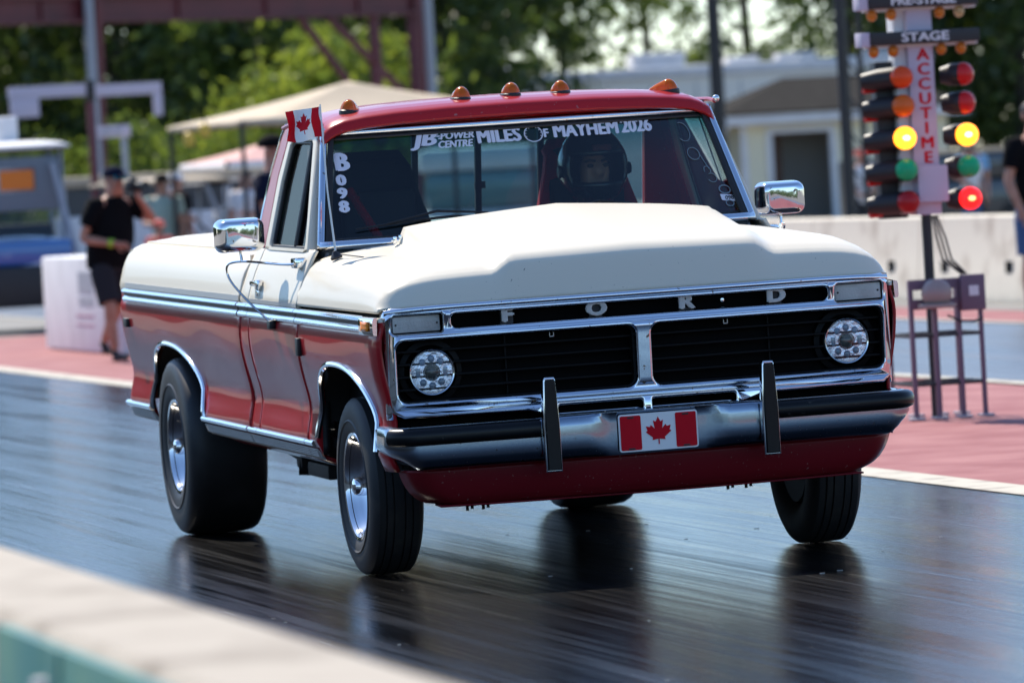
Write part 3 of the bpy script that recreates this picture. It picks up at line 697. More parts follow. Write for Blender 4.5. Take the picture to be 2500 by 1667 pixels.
for x in (.4, 1.9):
    mb = MB(); mb.lathe([(.15, -.1), (.3, -.11), (.33, 0), (.3, .1), (.15, .1)], (x, .08, .33), (0, 1, 0), 24); mb.build('tyre', RUBBER, t)
# ================================================================== cream clapboard booth and long white trailer
b = thing('clapboard_booth', 'cream clapboard booth with grey hipped roof behind the far barrier', 'building', (30.6, 105, 0), R(-6))
WX, DY = 4.6, 4.2
D0, D1, DT = .66, 1.95, 1.98
mb = MB(); mb.box((.02, .02, 0), (D0 - .1, .12, 2.3)); mb.box((D1 + .1, .02, 0), (WX, .12, 2.3)); mb.box((D0 - .1, .02, DT + .1), (D1 + .1, .12, 2.3)); mb.box((.02, .12, 0), (.12, DY, 2.3)); mb.box((WX - .1, .12, 0), (WX, DY, 2.3)); mb.box((.12, DY - .1, 0), (WX - .1, DY, 2.3))
mb.build('wall', SIDING, b, smooth=False)
bd = {}
def board(x0, x1, y, z, axis):
    key = (round(x1 - x0, 3), axis)
    if key not in bd:
        mb = MB(); L = x1 - x0
        pts = [(0, -.030, 0), (0, -.006, .125), (0, 0, .125), (0, 0, 0)]
        vs = [((p[0] if axis == 'x' else p[1]), (p[1] if axis == 'x' else p[0]), p[2]) for p in pts] + [((L if axis == 'x' else p[1]), (p[1] if axis == 'x' else L), p[2]) for p in pts]
        mb.add(vs, [(0, 1, 2, 3), (7, 6, 5, 4), (0, 4, 5, 1), (1, 5, 6, 2), (2, 6, 7, 3), (3, 7, 4, 0)])
        bd[key] = mb.build('clapboard', SIDING, b, smooth=False); o = bd[key]
    else:
        o = bd[key].copy(); col.objects.link(o); o.parent = b
    o.location = (x0, y, z) if axis == 'x' else (.018, y, z)
for k in range(17):
    z = .08 + k * .13
    if z + .06 < DT + .1:
        board(.1, D0 - .12, .018, z, 'x'); board(D1 + .12, WX - .02, .018, z, 'x')
    else:
        board(.1, WX - .02, .018, z, 'x')
    # side facing the track
    L = 'y'; key = ('s', L)
    if key not in bd:
        mb = MB(); pts = [(-.030, 0), (-.006, .125), (0, .125), (0, 0)]
        vs = [(p[0], 0, p[1]) for p in pts] + [(p[0], DY - .1, p[1]) for p in pts]
        mb.add(vs, [(0, 1, 2, 3), (7, 6, 5, 4), (0, 4, 5, 1), (1, 5, 6, 2), (2, 6, 7, 3), (3, 7, 4, 0)]); bd[key] = mb.build('clapboard', SIDING, b, smooth=False); o = bd[key]
    else:
        o = bd[key].copy(); col.objects.link(o); o.parent = b
    o.location = (.018, .1, z)
mb = MB(); mb.box((-.03, -.03, 0), (.10, .10, 2.25)); mb.build('corner_board', WPAINT, b, smooth=False)
mb = MB(); mb.box((D0 - .13, -.04, 0), (D0, .14, DT + .13)); mb.box((D1, -.04, 0), (D1 + .13, .14, DT + .13)); mb.box((D0, -.04, DT), (D1, .14, DT + .13)); mb.build('door_surround', WPAINT, b, smooth=False)
mb = MB(); mb.box((D0 + .02, .9, .1), (D0 + .35, .95, DT)); mb.build('inner_door', mat('brown_door', (.12, .05, .03), .6), b, smooth=False)
mb = MB(); mb.box((D0 - .3, 1.6, 0), (D1 + .5, 1.65, 2.2)); mb.build('inner_partition', mat('grey_partition', (.30, .29, .27), .8), b, smooth=False)
mb = MB(); mb.box((-.42, -.42, 2.20), (WX + .42, -.36, 2.46)); mb.box((-.42, -.36, 2.20), (-.36, DY + .42, 2.46)); mb.box((-.36, -.36, 2.20), (WX + .42, DY + .42, 2.23)); mb.build('fascia', WPAINT, b, smooth=False)
e = .47; zt = 2.455; zr = 3.22
rv = [(-e, -e, zt), (WX + e, -e, zt), (WX + e, DY + e, zt), (-e, DY + e, zt), (1.35, 2.1, zr), (3.2, 2.1, zr)]
mb = MB(); mb.add(rv, [(0, 1, 5, 4), (1, 2, 5), (2, 3, 4, 5), (3, 0, 4)]); mb.build('roof', SHINGLE, b, smooth=False, solid=.05)
mb = MB(); mb.sphere((3.1, -.55, 2.62), (.20, .14, .11)); mb.build('roof_lamp', WPAINT, b)
t = thing('trailer', 'long white trailer with roof vents behind the booth and truck cab', 'trailer', (24.0, 127, 0), R(-7))
mb = MB(); mb.cbox((0, 0, .55), (17.5, 2.5, 3.62), .04); mb.build('trailer_body', mat('trailer_grey_white', (.84, .79, .70), .5), t)
mb = MB(); mb.cbox((-.1, -.1, 3.62), (17.6, 2.6, 3.92), .08); mb.build('trailer_roof', WPAINT, t)
for k in range(15):
    mb = MB(); mb.box((1.1 + k * 1.15, -.014, .7), (1.13 + k * 1.15, -.002, 3.5)); mb.build('panel_seam', GREYPIPE, t, smooth=False)
for x, w, h in ((2.2, .5, .26), (3.3, .4, .22), (4.6, .9, .34), (6.3, .8, .36), (9.9, 1.4, .62), (12.4, .8, .28), (13.7, 1.0, .32), (15.9, 1.1, .3)):
    mb = MB(); mb.cbox((x, .4, 3.9), (x + w, 1.4, 3.92 + h * .6), min(.08, h * .2)); mb.build('roof_vent', WPAINT, t)
t = thing('dark_trailer', 'dark enclosed trailer behind the far barrier to the right', 'trailer', (24.2, 77, 0), R(-8))
mb = MB(); mb.cbox((.4, 0, .35), (6.0, 2.4, 1.34), .05); mb.build('trailer_body', mat('dark_trailer_paint', (.022, .024, .030), .4), t)
mb = MB(); mb.box((.6, -.02, .9), (5.8, -.003, .95)); mb.build('rub_rail', GREYPIPE, t, smooth=False)
for x in (2.4, 3.3):
    mb = MB(); mb.lathe([(.15, -.1), (.3, -.11), (.33, 0), (.3, .1), (.15, .1)], (x, .1, .33), (0, 1, 0), 24); mb.build('tyre', RUBBER, t)
t = thing('crew_van', 'dark van with pale roof beyond the right hand lamps of the light tree', 'van', (21.6, 66, 0), R(-8))
mb = MB(); mb.cbox((0, 0, .3), (2.5, 1.8, .95), .08); mb.cbox((.2, .1, .95), (2.4, 1.7, 1.38), .12); mb.build('van_body', mat('van_dark', (.03, .035, .04), .35, coat=1), t)
mb = MB(); mb.cbox((.25, .12, 1.36), (2.35, 1.68, 1.43), .03); mb.build('van_roof', CANVAS, t)
for x in (.4, 2.05):
    mb = MB(); mb.lathe([(.15, -.1), (.3, -.11), (.33, 0), (.3, .1), (.15, .1)], (x, .08, .33), (0, 1, 0), 24); mb.build('tyre', RUBBER, t)
    mb = MB(); mb.sphere((x, -.02, .62), (.12, .05, .07)); mb.build('lamp', LENSGREY, t)

# ================================================================== trees
def crown_mesh(name, rx, ry, z0, z1, ncl, nlf, sz, seed, cone=0.0, m=None):
    rnd = random.Random(seed); vs = []; fs = []
    for c in range(ncl):
        while True:
            a, bb, cc = rnd.uniform(-1, 1), rnd.uniform(-1, 1), rnd.uniform(-1, 1)
            if a * a + bb * bb + cc * cc < 1: break
        h = (cc + 1) / 2; k = (1 - cone * h) * (.55 + .45 * math.sin(math.pi * min(1, h * .9 + .12)))
        n0 = math.sqrt(a * a + bb * bb) + 1e-6; push = (n0 ** .6) / n0
        cx, cy, cz = a * push * rx * k, bb * push * ry * k, z0 + (z1 - z0) * h
        cr = rnd.uniform(.45, .95)
        for _ in range(nlf):
            g = Vector((rnd.gauss(0, .5), rnd.gauss(0, .5), rnd.gauss(0, .38))) * cr
            p = Vector((cx, cy, cz)) + g
            s = sz * rnd.uniform(.55, 1.3)
            t = Vector((rnd.gauss(0, 1), rnd.gauss(0, 1), rnd.gauss(0, .7))).normalized(); q = t.orthogonal().normalized()
            q = (Matrix.Rotation(rnd.uniform(0, 6.28), 3, t) @ q); w = t.cross(q)
            o = len(vs); vs += [p - q * s, p - w * s * .42, p + q * s, p + w * s * .42]; fs.append((o, o + 1, o + 2, o + 3))
    me = bpy.data.meshes.new(name); me.from_pydata([tuple(v) for v in vs], [], fs); me.materials.append(m); me.update()
    return me
def trunk_mesh(name, h, r, seed):
    rnd = random.Random(seed); mb = MB()
    mb.tube([(0, 0, -.1), (rnd.uniform(-.1, .1), 0, h * .3), (rnd.uniform(-.2, .2), rnd.uniform(-.2, .2), h * .65), (rnd.uniform(-.3, .3), 0, h)], [r * 1.25, r, r * .65, r * .15], 9)
    for k in range(9):
        a = rnd.uniform(0, 6.28); z = h * (.22 + .07 * k); L = rnd.uniform(1.2, 2.4) * (1 - k * .06)
        mb.tube([(0, 0, z), (math.cos(a) * L * .5, math.sin(a) * L * .5, z + L * .25), (math.cos(a) * L, math.sin(a) * L, z + L * .55)], [r * .4, r * .25, r * .06], 6)
    me_o = mb.build(name, BARK); me = me_o.data; bpy.data.objects.remove(me_o); return me
KIND = {
 'dense': [(crown_mesh('crown', 2.9, 2.9, .8, 11, 130, 60, .175, 100 + k, .25, [LEAF2, LEAF1][k % 2]), trunk_mesh('trunk', 10, .17, k)) for k in range(3)],
 'open': [(crown_mesh('crown', 2.7, 2.7, 2.2, 11.5, 44, 52, .165, 200 + k, .2, [LEAF1, LEAF2, LEAF1][k]), trunk_mesh('trunk', 11, .16, 20 + k)) for k in range(3)],
 'bush': [(crown_mesh('crown', 1.5, 1.3, .1, 3.0, 50, 64, .11, 300 + k, .4, LEAF3), trunk_mesh('trunk', 2.2, .06, 40 + k)) for k in range(2)],
 'bushg': [(crown_mesh('crown', 1.6, 1.4, .1, 3.2, 50, 60, .12, 320 + k, .4, LEAF1), trunk_mesh('trunk', 2.2, .06, 44 + k)) for k in range(2)],
}
def tree(name, label, cat, kind, k, x, y, s, rz, group):
    t = thing(name, label, cat, (x, y, -.05), rz, group); t.scale = (s, s, s)
    cm, tm = KIND[kind][k % len(KIND[kind])]
    for nm, me in (('crown', cm), ('trunk', tm)):
        o = bpy.data.objects.new(nm, me); col.objects.link(o); o.parent = t
    return t
rnd = random.Random(5)
# left: a closed wall of green behind the gantry
for i in range(9):
    tree('leafy_tree', 'dense green tree in the wood behind the maroon gantry', 'tree', 'dense', i, 14.5 + i * 1.75 + rnd.uniform(-.5, .5), 112 + rnd.uniform(-3, 6) + (i % 2) * 5, rnd.uniform(.8, 1.05), rnd.uniform(0, 6), 'dense trees on the left')
for i in range(5):
    tree('leafy_tree', 'dense green tree in the wood behind the maroon gantry', 'tree', 'dense', i + 1, 16 + i * 2.6, 128 + rnd.uniform(0, 5), rnd.uniform(.95, 1.2), rnd.uniform(0, 6), 'dense trees on the left')
for i, (x, y, s) in enumerate(((19.6, 103, 1.25), (21.0, 104, 1.5), (22.4, 105, 1.55), (18.4, 101, .9))):
    tree('leafy_bush', 'bright yellow green bush in front of the wood left of the cab', 'bush', 'bush', i, x, y, s, i * 1.3, 'yellow green bushes')
for i, (x, y, s) in enumerate(((13.6, 96, .8), (15.2, 95, .9), (16.6, 98, .8), (11.8, 93, .9))):
    tree('leafy_bush', 'low mid green bush under the wood at far left', 'bush', 'bushg', i, x, y, s, i * 1.7, 'low bushes at far left')
# middle and right: airy trees with the sky showing through
for i, (x, y, s) in enumerate(((29.6, 140, 1.0), (32.8, 141, 1.08), (36.2, 142, 1.0), (38.8, 143, .95), (42.4, 145, 1.1))):
    tree('airy_tree', 'airy green tree with sky between its leaves beyond the white trailer', 'tree', 'open', i, x, y, s, i * 2.1, 'airy trees beyond the trailer')
for i in range(5):
    tree('shade_tree', 'dark full tree behind the starting light tree on the right', 'tree', 'dense', i, 40.2 + i * 2.0, 128 + rnd.uniform(-2, 3), rnd.uniform(.9, 1.05), rnd.uniform(0, 6), 'dark trees on the right')
# a distant wood out of sight behind the camera side, which the bright metal mirrors
mb = MB(); rnd2 = random.Random(9)
for i in range(150):
    x = -150 + i * 2.4 + rnd2.uniform(-1, 1); y = -190 + rnd2.uniform(-8, 8); h = rnd2.uniform(7, 13)
    mb.sphere((x, y, h * .45), (rnd2.uniform(2, 3.4), 2.5, h * .55), 9, 6)
for i in range(110):
    y = -190 + i * 3.2; x = -120 + rnd2.uniform(-8, 8); h = rnd2.uniform(7, 13)
    mb.sphere((x, y, h * .45), (2.5, rnd2.uniform(2, 3.6), h * .55), 9, 6)
for i in range(44):
    x = -76 + i * 2.0; y = 122 + rnd2.uniform(-6, 6); h = rnd2.uniform(9, 14)
    mb.sphere((x, y, h * .45), (rnd2.uniform(2, 3), 2.5, h * .55), 9, 6)
o = mb.build('distant_wood', mat('far_foliage', (.035, .06, .02), .9, noise=(.8, (.06, .09, .03), .4, .7)), ang=80); tag(o, 'far off wood outside the frame mirrored in the chrome', 'wood', kind='stuff')
# ================================================================== the pickup truck
BRX, BRY = 0.0156844, -0.0104794
PIV = Vector((0, 4.15, 0.4)); BOFF = Vector((0, 0, 0.0463474))
BROT = Euler((BRX, BRY, 0)).to_matrix()
truck = thing('pickup_truck', 'cream over red pickup truck racing nose on down the near lane', 'pickup truck')
truck.rotation_euler = (BRX, BRY, 0)
truck.location = PIV + BOFF - BROT @ PIV
def binv(p): return BROT.transposed() @ (Vector(p) - PIV - BOFF) + PIV
T = truck

WT = [(.42, .93), (.44, .958), (.50, .981), (.53, .9765), (.57, .968), (.60, .9605), (.63, .960), (.66, .964), (.70, .973), (.74, .982), (.78, .990), (.82, .9955), (.86, .9990), (.89, .9995), (.92, .9975), (.935, .995), (.95, .990), (.97, .986), (1.0, .990), (1.02, .993), (1.05, .985), (1.09, .970), (1.13, .954), (1.17, .934), (1.20, .919), (1.224, .905)]
BEDW = [q for q in WT if q[0] <= 1.05] + [(1.09, .974), (1.12, .962), (1.15, .944), (1.175, .918), (1.19, .885), (1.196, .84), (1.197, .80)]
def Wd(z): return interp(z, WT)
def frontpull(y): return 0.035 * max(0, (0.14 - y) / 0.16) ** 2
def arch_f(y):
    d = y - .76; a = .58 if d < 0 else .455
    t = abs(d) / a
    return .45 + .355 * (1 - t ** 2.5) ** (1 / 2.5) if t < 1 else .44
def arch_r(y):
    d = y - 4.2; a = .70 if d < 0 else .50
    t = abs(d) / a
    return .43 + .35 * (1 - t ** 2.4) ** (1 / 2.4) if t < 1 else .44
UP = [.85, .87, .89, .905, .92, .935, .943, .95, .96, .97, .985, 1.0, 1.02, 1.035, 1.05, 1.07, 1.09, 1.11, 1.13, 1.15, 1.17, 1.185, 1.20, 1.212, 1.224]
def panel(name, s, y0, y1, bot, ztop, tab=WT, step=.025, extra=None, wv=0.0, ph=0, e0=1, e1=1):
    n = max(6, int((y1 - y0) / step)); ups = [z for z in UP if z <= ztop + 1e-6]; nl = 14
    rows = nl + len(ups)
    mb = MB(); vs = []
    bedtail = [(z, x) for z, x in BEDW if z > 1.05] if tab is BEDW else []
    for i in range(n + 1):
        y = y0 + (y1 - y0) * i / n; b = bot(y)
        zs = [b + (.85 - b) * k / nl for k in range(nl)] + ups
        pts = [(z, interp(z, tab)) for z in zs]
        if bedtail: pts = [p for p in pts if p[0] <= 1.05] + bedtail
        for z, x in pts:
            # gentle unevenness of old hand-finished sheet metal
            e = max(e0 * max(0, 1 - (y - y0) / .10), e1 * max(0, 1 - (y1 - y) / .10))
            w = wv * (math.sin(y * 3.1 + z * 4 + ph) + .5 * math.sin(y * 6.3 - z * 7 + ph * 2)) * sstep((z - .46) / .1) * sstep((.93 - z) / .1) - .004 * e * e
            vs.append((s * (x - frontpull(y) + w), y, z))
        m = len(pts)
    fs = []; mi = []
    for i in range(n):
        for k in range(m - 1):
            fs.append((i * m + k, (i + 1) * m + k, (i + 1) * m + k + 1, i * m + k + 1))
            mi.append(0 if vs[i * m + k][2] > .98 else 1)
    mb.v = vs; mb.f = fs; mb.m = mi
    o = mb.build(name, [WHITE, RED], T, ang=40)
    # make the outside face outwards
    md = o.modifiers.new('thickness', 'SOLIDIFY'); md.thickness = .012
    nx = sum(p.normal.x for p in o.data.polygons); md.offset = -1 if nx * s > 0 else 1
    return o
low = lambda y: .44
for s in (-1, 1):
    panel('fender', s, 0.035, 1.397, arch_f, 1.0, wv=.0022, ph=1)
    panel('door', s, 1.403, 2.3285, low, 1.224, wv=.0028, ph=2, e1=0)
    panel('cab_corner', s, 2.3305, 2.515, low, 1.224, wv=.0028, ph=2, e0=0)
    panel('bed_side', s, 2.535, 5.27, arch_r, 1.05, BEDW, wv=.0026, ph=4)
    # wheel lips
    for fn, c, a0, a1, r in ((arch_f, .76, -.578, .453, .012), (arch_r, 4.2, -.698, .498, .012)):
        pts = []
        for k in range(41):
            t = -1 + 2 * k / 40
            t = math.sin(t * math.pi / 2)
            y = c + (t * -a0 if t < 0 else t * a1)
            z = max(fn(y), .45)
            pts.append((s * (Wd(z) - frontpull(y) + .002), y, z + .008))
        MB().tube(pts, [r * 1.0] * 41, 8).build('wheel_lip', CHROME2, T)
    # inner wheel wells
    for fn, c, a0, a1, xin in ((arch_f, .76, -.57, .445, .58), (arch_r, 4.2, -.69, .49, .45)):
        mb = MB()
        def gf(u, v, fn=fn, c=c, a0=a0, a1=a1, xin=xin):
            t = math.sin((-1 + 2 * u) * math.pi / 2); y = c + (t * -a0 if t < 0 else t * a1)
            return (s * (xin + (.955 - xin) * v), y, max(fn(y), .44) + .012)
        mb.grid(gf, 30, 3)
        mb.grid(lambda u, v, c=c, a0=a0, a1=a1, xin=xin, fn=fn: (s * xin, c + a0 + (a1 - a0) * u, .30 + (max(fn(c + a0 + (a1 - a0) * u), .44) - .28) * v), 20, 2)
        mb.build('wheel_well', UNDER, T)
    # rubber splash edge behind the front wheel
    mb = MB(); mb.grid(lambda u, v: (s * (.962 - .03 * v), 1.17 + .05 * math.sin(u * 1.5), .70 - .25 * u), 8, 2)
    mb.build('splash_flap', BLACK, T, solid=.01)

# ---- hood
HA = [(0, 1.200), (.2, 1.200), (.4, 1.200), (.5, 1.199), (.58, 1.198), (.66, 1.195), (.74, 1.190), (.80, 1.182), (.85, 1.170), (.895, 1.150), (.925, 1.127), (.950, 1.092), (.967, 1.048), (.973, 1.016)]
HB = [(0, 1.240), (.2, 1.240), (.4, 1.238), (.5, 1.234), (.6, 1.228), (.69, 1.220), (.77, 1.210), (.83, 1.200), (.875, 1.190), (.908, 1.176), (.93, 1.155), (.955, 1.115), (.98, 1.058), (.990, 1.016)]
def hood_edge(u):                        # u 0..1 from centre to side -> index into HA/HB
    return u * 13
def hood_prof(u, t):
    k = min(12.9999, hood_edge(u)); i = int(k); f = k - i
    xa = HA[i][0] + (HA[i + 1][0] - HA[i][0]) * f; za = HA[i][1] + (HA[i + 1][1] - HA[i][1]) * f
    xb = HB[i][0] + (HB[i + 1][0] - HB[i][0]) * f; zb = HB[i][1] + (HB[i + 1][1] - HB[i][1]) * f
    return xa + (xb - xa) * t, za + (zb - za) * t
HGO = [(0, 0), (.012, .17), (.024, .34), (.036, .48), (.044, .555), (.052, .605), (.07, .675), (.11, .78), (.17, .88), (.26, .955), (.36, 1)]
HGC = [(0, 0), (.012, .20), (.024, .40), (.036, .58), (.045, .70), (.052, .765), (.06, .805), (.075, .86), (.10, .915), (.15, .965), (.24, 1)]
HD = [0, .005, .010, .015, .020, .025, .030, .034, .038, .042, .046, .051, .056, .063, .07, .08, .09, .11, .13, .16, .2, .24, .27, .31, .35, .45, .55, .65, .75, .85, .95, 1.05, 1.10, 1.13, 1.145, 1.150, 1.153, 1.2, 1.27, 1.33, 1.38]
def hood_z(x, y, d, z, scoop=True):
    w = .545 + .095 * (y - .1) / 1.05; ax = abs(x)
    gy = max(0, min(1, (y - .08) / 1.07))
    he = .014 + .052 * gy; rd = .012 + .030 * gy; e = .04 + .05 * (1 - gy)
    k = sstep((w - ax) / e)
    bump = (he + rd * max(0, 1 - ax / w)) * k if scoop else 0
    zt = z + bump
    zb = min(1.032, zt)
    kk = k if scoop else 0
    g = interp(d, HGO) * (1 - kk) + interp(d, HGC) * kk
    return zb + (zt - zb) * g
mb = MB(); NU = 96
vs = []
for d in HD:
    for i in range(NU + 1):
        u = -1 + 2 * i / NU; au = abs(u)
        x, _ = hood_prof(au, 0)
        yf = .018 + .05 * (x / .972) ** 26 + .012 * (x / .972) ** 2
        y = yf + d
        t = sstep((y - .1) / 1.25)
        x, z = hood_prof(au, t)
        x -= frontpull(y) * .8
        xx = x if u >= 0 else -x
        vs.append((xx, y, hood_z(xx, y, d, z, d < 1.1515)))
fs = []
n1 = NU + 1
for j in range(len(HD) - 1):
    for i in range(NU): fs.append((j * n1 + i, j * n1 + i + 1, (j + 1) * n1 + i + 1, (j + 1) * n1 + i))
mb.v = vs; mb.f = fs; mb.m = [0] * len(fs)
hood = mb.build('hood', WHITE, T, ang=50)
md = hood.modifiers.new('thickness', 'SOLIDIFY'); md.thickness = .012
md.offset = -1 if sum(p.normal.z for p in hood.data.polygons) > 0 else 1
for s in (-1, 1):
    P = []
    for y in (.95, 1.05, 1.15, 1.25, 1.36):
        t = sstep((y - .1) / 1.25); x, z = hood_prof(.53, t); P.append((s * x, y, z + .001))
    MB().tube(P, .0028, 6).build('shut_line', LIP, hood)
# small chrome script on the side of the scoop
mb = MB()
for dx, dz in ((0, 0), (.022, .004), (.044, .008)):
    mb.cbox((-.655 + dx, 1.135, 1.235 + dz), (-.640 + dx, 1.148, 1.262 + dz), .003)
mb.cbox((-.662, 1.137, 1.243), (-.594, 1.146, 1.250), .002)
em = mb.build('hood_emblem', CHROME2, T)
# lower engine bay block and black gap under the hood skirt
mb = MB(); mb.box((-.86, .13, .45), (.86, 1.38, 1.0)); mb.box((-.955, .09, .90), (.955, 1.40, 1.008))
mb.build('engine_bay', VOID, T)
# cowl
mb = MB(); mb.grid(lambda u, v: (-.90 + 1.8 * u, 1.36 + .14 * v, 1.214 - .045 * (2 * u - 1) ** 4), 16, 2)
mb.build('cowl_panel', WHITE, T, solid=.01)

# ---- cab upper: windshield surface
def ws(u, v, off=0.0):
    """u -1..1 across, v 0 bottom .. 1 top, off along outward normal"""
    x = u * (.869 + (.779 - .869) * v)
    y = 1.48 + .235 * v - .075 * (1 - u * u)
    z = 1.228 + .437 * v
    nrm = Vector((.17 * u, -.88, .46)).normalized()
    return Vector((x, y, z)) + nrm * off
def wstrip(name, u0, u1, v0, v1, off, thick, m, nu=24, nv=2, par=None):
    mb = MB()
    P = lambda a, b, o: ws(u0 + (u1 - u0) * a, v0 + (v1 - v0) * b, o)
    def crown(a, b):                                # rounded section
        c = (1 - (2 * (b if nu > nv else a) - 1) ** 4)
        return off + thick * c
    mb.grid(lambda a, b: P(a, b, crown(a, b)), nu, nv)
    return mb.build(name, m, par or T, ang=60, solid=.006)
frame = wstrip('windshield_trim', -1.0, 1.0, .955, 1.03, .004, .016, CHROME, 40, 6)
frame['label'] = 'bright metal moulding along the top of the windshield'
for s in (-1, 1):
    mb = MB()
    mb.grid(lambda a, b: ws(s * (1.015 - .042 * a), -.02 + 1.04 * b, .004 + .016 * (1 - (2 * a - 1) ** 4)), 6, 20)
    mb.build('windshield_trim', CHROME, T, ang=60, solid=.006)
    mb = MB(); mb.grid(lambda a, b: ws(s * (.975 - .03 * a), .0 + .96 * b, .008), 2, 20); mb.build('windshield_seal', LIP, T, solid=.01)
wstrip('windshield_trim', -1.0, 1.0, -.04, .045, .006, .02, CHROME, 40, 6)
wstrip('windshield_seal', -.97, .97, .925, .957, .006, .003, LIP, 40, 3)
wstrip('windshield_seal', -.97, .97, .043, .066, .006, .003, LIP, 40, 3)
mb = MB(); mb.grid(lambda a, b: ws(-.965 + 1.93 * a, .03 + .93 * b, 0), 40, 20)
glass = mb.build('windshield', GLASS, T)
# ---- writing on the windshield
def wdecal(name, body, u, v, size, m=DECAL, shear=0.0, off=.010, sx=1.0, rot=0.0, align='LEFT', par=glass, skew=0.0):
    vs, fs = text2d(body, size, .0004, off, shear, align, sx)
    o = []
    for p in vs:
        q = Matrix.Rotation(rot, 2) @ Vector((p.x, p.y))
        vv = v + q.y / .497; hw = .869 - .09 * vv
        o.append(ws(u + q.x / hw, vv + skew * q.x, .0035 + p.z))
    return MB().add(o, fs).build(name, m, par, smooth=False)
def wfit(name, body, x0, x1, v, h, shear=0.0, bold=.055, par=None, m=DECAL):
    """lettering scaled to a given width and cap height on the glass"""
    vs, fs = boldtext(body, 1.0, bold, .0, shear, 'LEFT', step=.0004)
    xa, xb = min(p.x for p in vs), max(p.x for p in vs); ya, yb = min(p.y for p in vs), max(p.y for p in vs)
    o = []
    for p in vs:
        x = x0 + (x1 - x0) * (p.x - xa) / (xb - xa); vv = v + h * ((p.y - ya) / (yb - ya) - .5) / .497
        o.append(ws(x / (.869 - .09 * vv), vv, .004 + p.z))
    return MB().add(o, fs).build(name, m, par or glass, smooth=False)
wfit('decal_lettering', 'JB', -.455, -.345, .868, .078, .25)
wfit('decal_lettering', 'POWER', -.333, -.198, .905, .032, .25)
wfit('decal_lettering', 'CENTRE', -.345, -.205, .830, .032, .25)
for q in (0, 1, 2): wfit('decal_stripe', 'I', -.352 + q * .006, -.338 + q * .006, .925 - q * .02, .006, 0)
wfit('decal_lettering', 'MILES', -.188, -.012, .878, .062)
wfit('decal_lettering', 'F', .078, .100, .872, .038)
wfit('decal_lettering', 'MAYHEM', .118, .386, .885, .060)
wfit('decal_lettering', '2026', .396, .526, .888, .062)
DU = .048
# dial that stands for the letter O
mb = MB()
ring = []
for k in range(40):
    a = 2 * math.pi * k / 40
    ring.append((a, .036, .033))
vs = []; fs = []
for k in range(40):
    a = 2 * math.pi * k / 40
    for r in (.038, .034):
        vs.append(ws(DU + r * math.cos(a) / .79, .872 + r * .95 * math.sin(a) / .497, .004))
for k in range(40): fs.append((2 * k, 2 * k + 1, (2 * k + 3) % 80, (2 * k + 2) % 80))
for k in range(9):
    a = R(200 - k * 27.5); o = len(vs)
    for r, da in ((.033, -.05), (.033, .05), (.028, .03), (.028, -.03)):
        vs.append(ws(DU + r * math.cos(a + da) / .79, .872 + r * .95 * math.sin(a + da) / .497, .004))
    fs.append((o, o + 1, o + 2, o + 3))
mb.add(vs, fs).build('decal_dial', DECAL, glass, smooth=False)
for ch, v, xc, w, h in (('B', .735, -.726, .058, .080), ('0', .575, -.742, .040, .050), ('9', .460, -.746, .040, .050), ('8', .342, -.749, .042, .054)):
    wfit('decal_number', ch, xc - w / 2, xc + w / 2, v, h, 0, .075)
# chalk figures on the driver's edge
def chalk(pts, w=.0035):
    P = [ws(u, v, .004) for u, v in pts]
    return MB().tube(P, w, 5)
mb = MB()
def arc(cu, cv, ru, rv, a0, a1, n=18): return [(cu + ru * math.cos(R(a0 + (a1 - a0) * k / n)), cv + rv * math.sin(R(a0 + (a1 - a0) * k / n))) for k in range(n + 1)]
for pts in (arc(.815, .80, .035, .085, 110, -140), arc(.83, .60, .03, .055, 0, 360), [(.858, .60), (.868, .53), (.880, .455)], arc(.868, .445, .016, .035, 200, -40), arc(.878, .375, .022, .040, 120, -160)):
    P = [ws(u, v, .004) for u, v in pts]; mb.tube(P, .0016, 5)
mb.build('chalk_marking', CHALK, glass)
# entry sticker low in the driver's corner
mb = MB(); vs, fs = shape2d([rrect(-.028, .028, -.014, .014, .003)], .0004)
mb.add([ws(.918 + (p.x) / .86, .19 + (p.y - p.x * .15) / .497, .004 + p.z) for p in vs], fs)
st = mb.build('entry_sticker', DECAL, glass, smooth=False)
wfit('sticker_number', '098', .770, .806, .19, .019, 0, .02, st, BLACK)
for _p in st.children: _p.location = (0, -.0012, 0)
for dv, rr in ((.075, .026), (-.05, .018)):
    vs, fs = shape2d([[(rr * math.cos(2 * math.pi * k / 16), rr * .8 * math.sin(2 * math.pi * k / 16)) for k in range(16)], [(rr * .8 * math.cos(2 * math.pi * k / 16), rr * .6 * math.sin(2 * math.pi * k / 16)) for k in range(16)]], .0004)
    MB().add([ws(.918 + p.x / .86, .19 + dv + p.y / .497, .004 + p.z) for p in vs], fs).build('sticker_ring', CHALK, st, smooth=False)

# ---- roof
RX = [(0, 0), (.3, -.003), (.5, -.011), (.62, -.021), (.70, -.034), (.75, -.052), (.785, -.080), (.80, -.115)]
RYF = [(0, -.074), (.003, -.064), (.008, -.050), (.013, -.040), (.020, -.033), (.032, -.027), (.06, -.018), (.12, -.008), (.2, -.002), (.3, 0), (.5, .002), (.62, -.004), (.72, -.018), (.79, -.045), (.83, -.085), (.845, -.13)]
def roof_pt(u, v):
    ax = abs(2 * u - 1) ** .8 * .80
    x = ax if u > .5 else -ax
    d = v ** 1.6 * .845
    y = 1.668 + d - .072 * (1 - (x / .8) ** 2) * (1 - v)
    zy = interp(d, RYF); zx = interp(ax, RX)
    z = 1.772 + zx * (1 - .0) + zy * (1 + zx * 2)
    return (x * (1 - .03 * sstep((d - .6) / .25)), y, z)
mb = MB(); mb.grid(roof_pt, 64, 80)
rf = mb.build('roof', RED, T, ang=60)
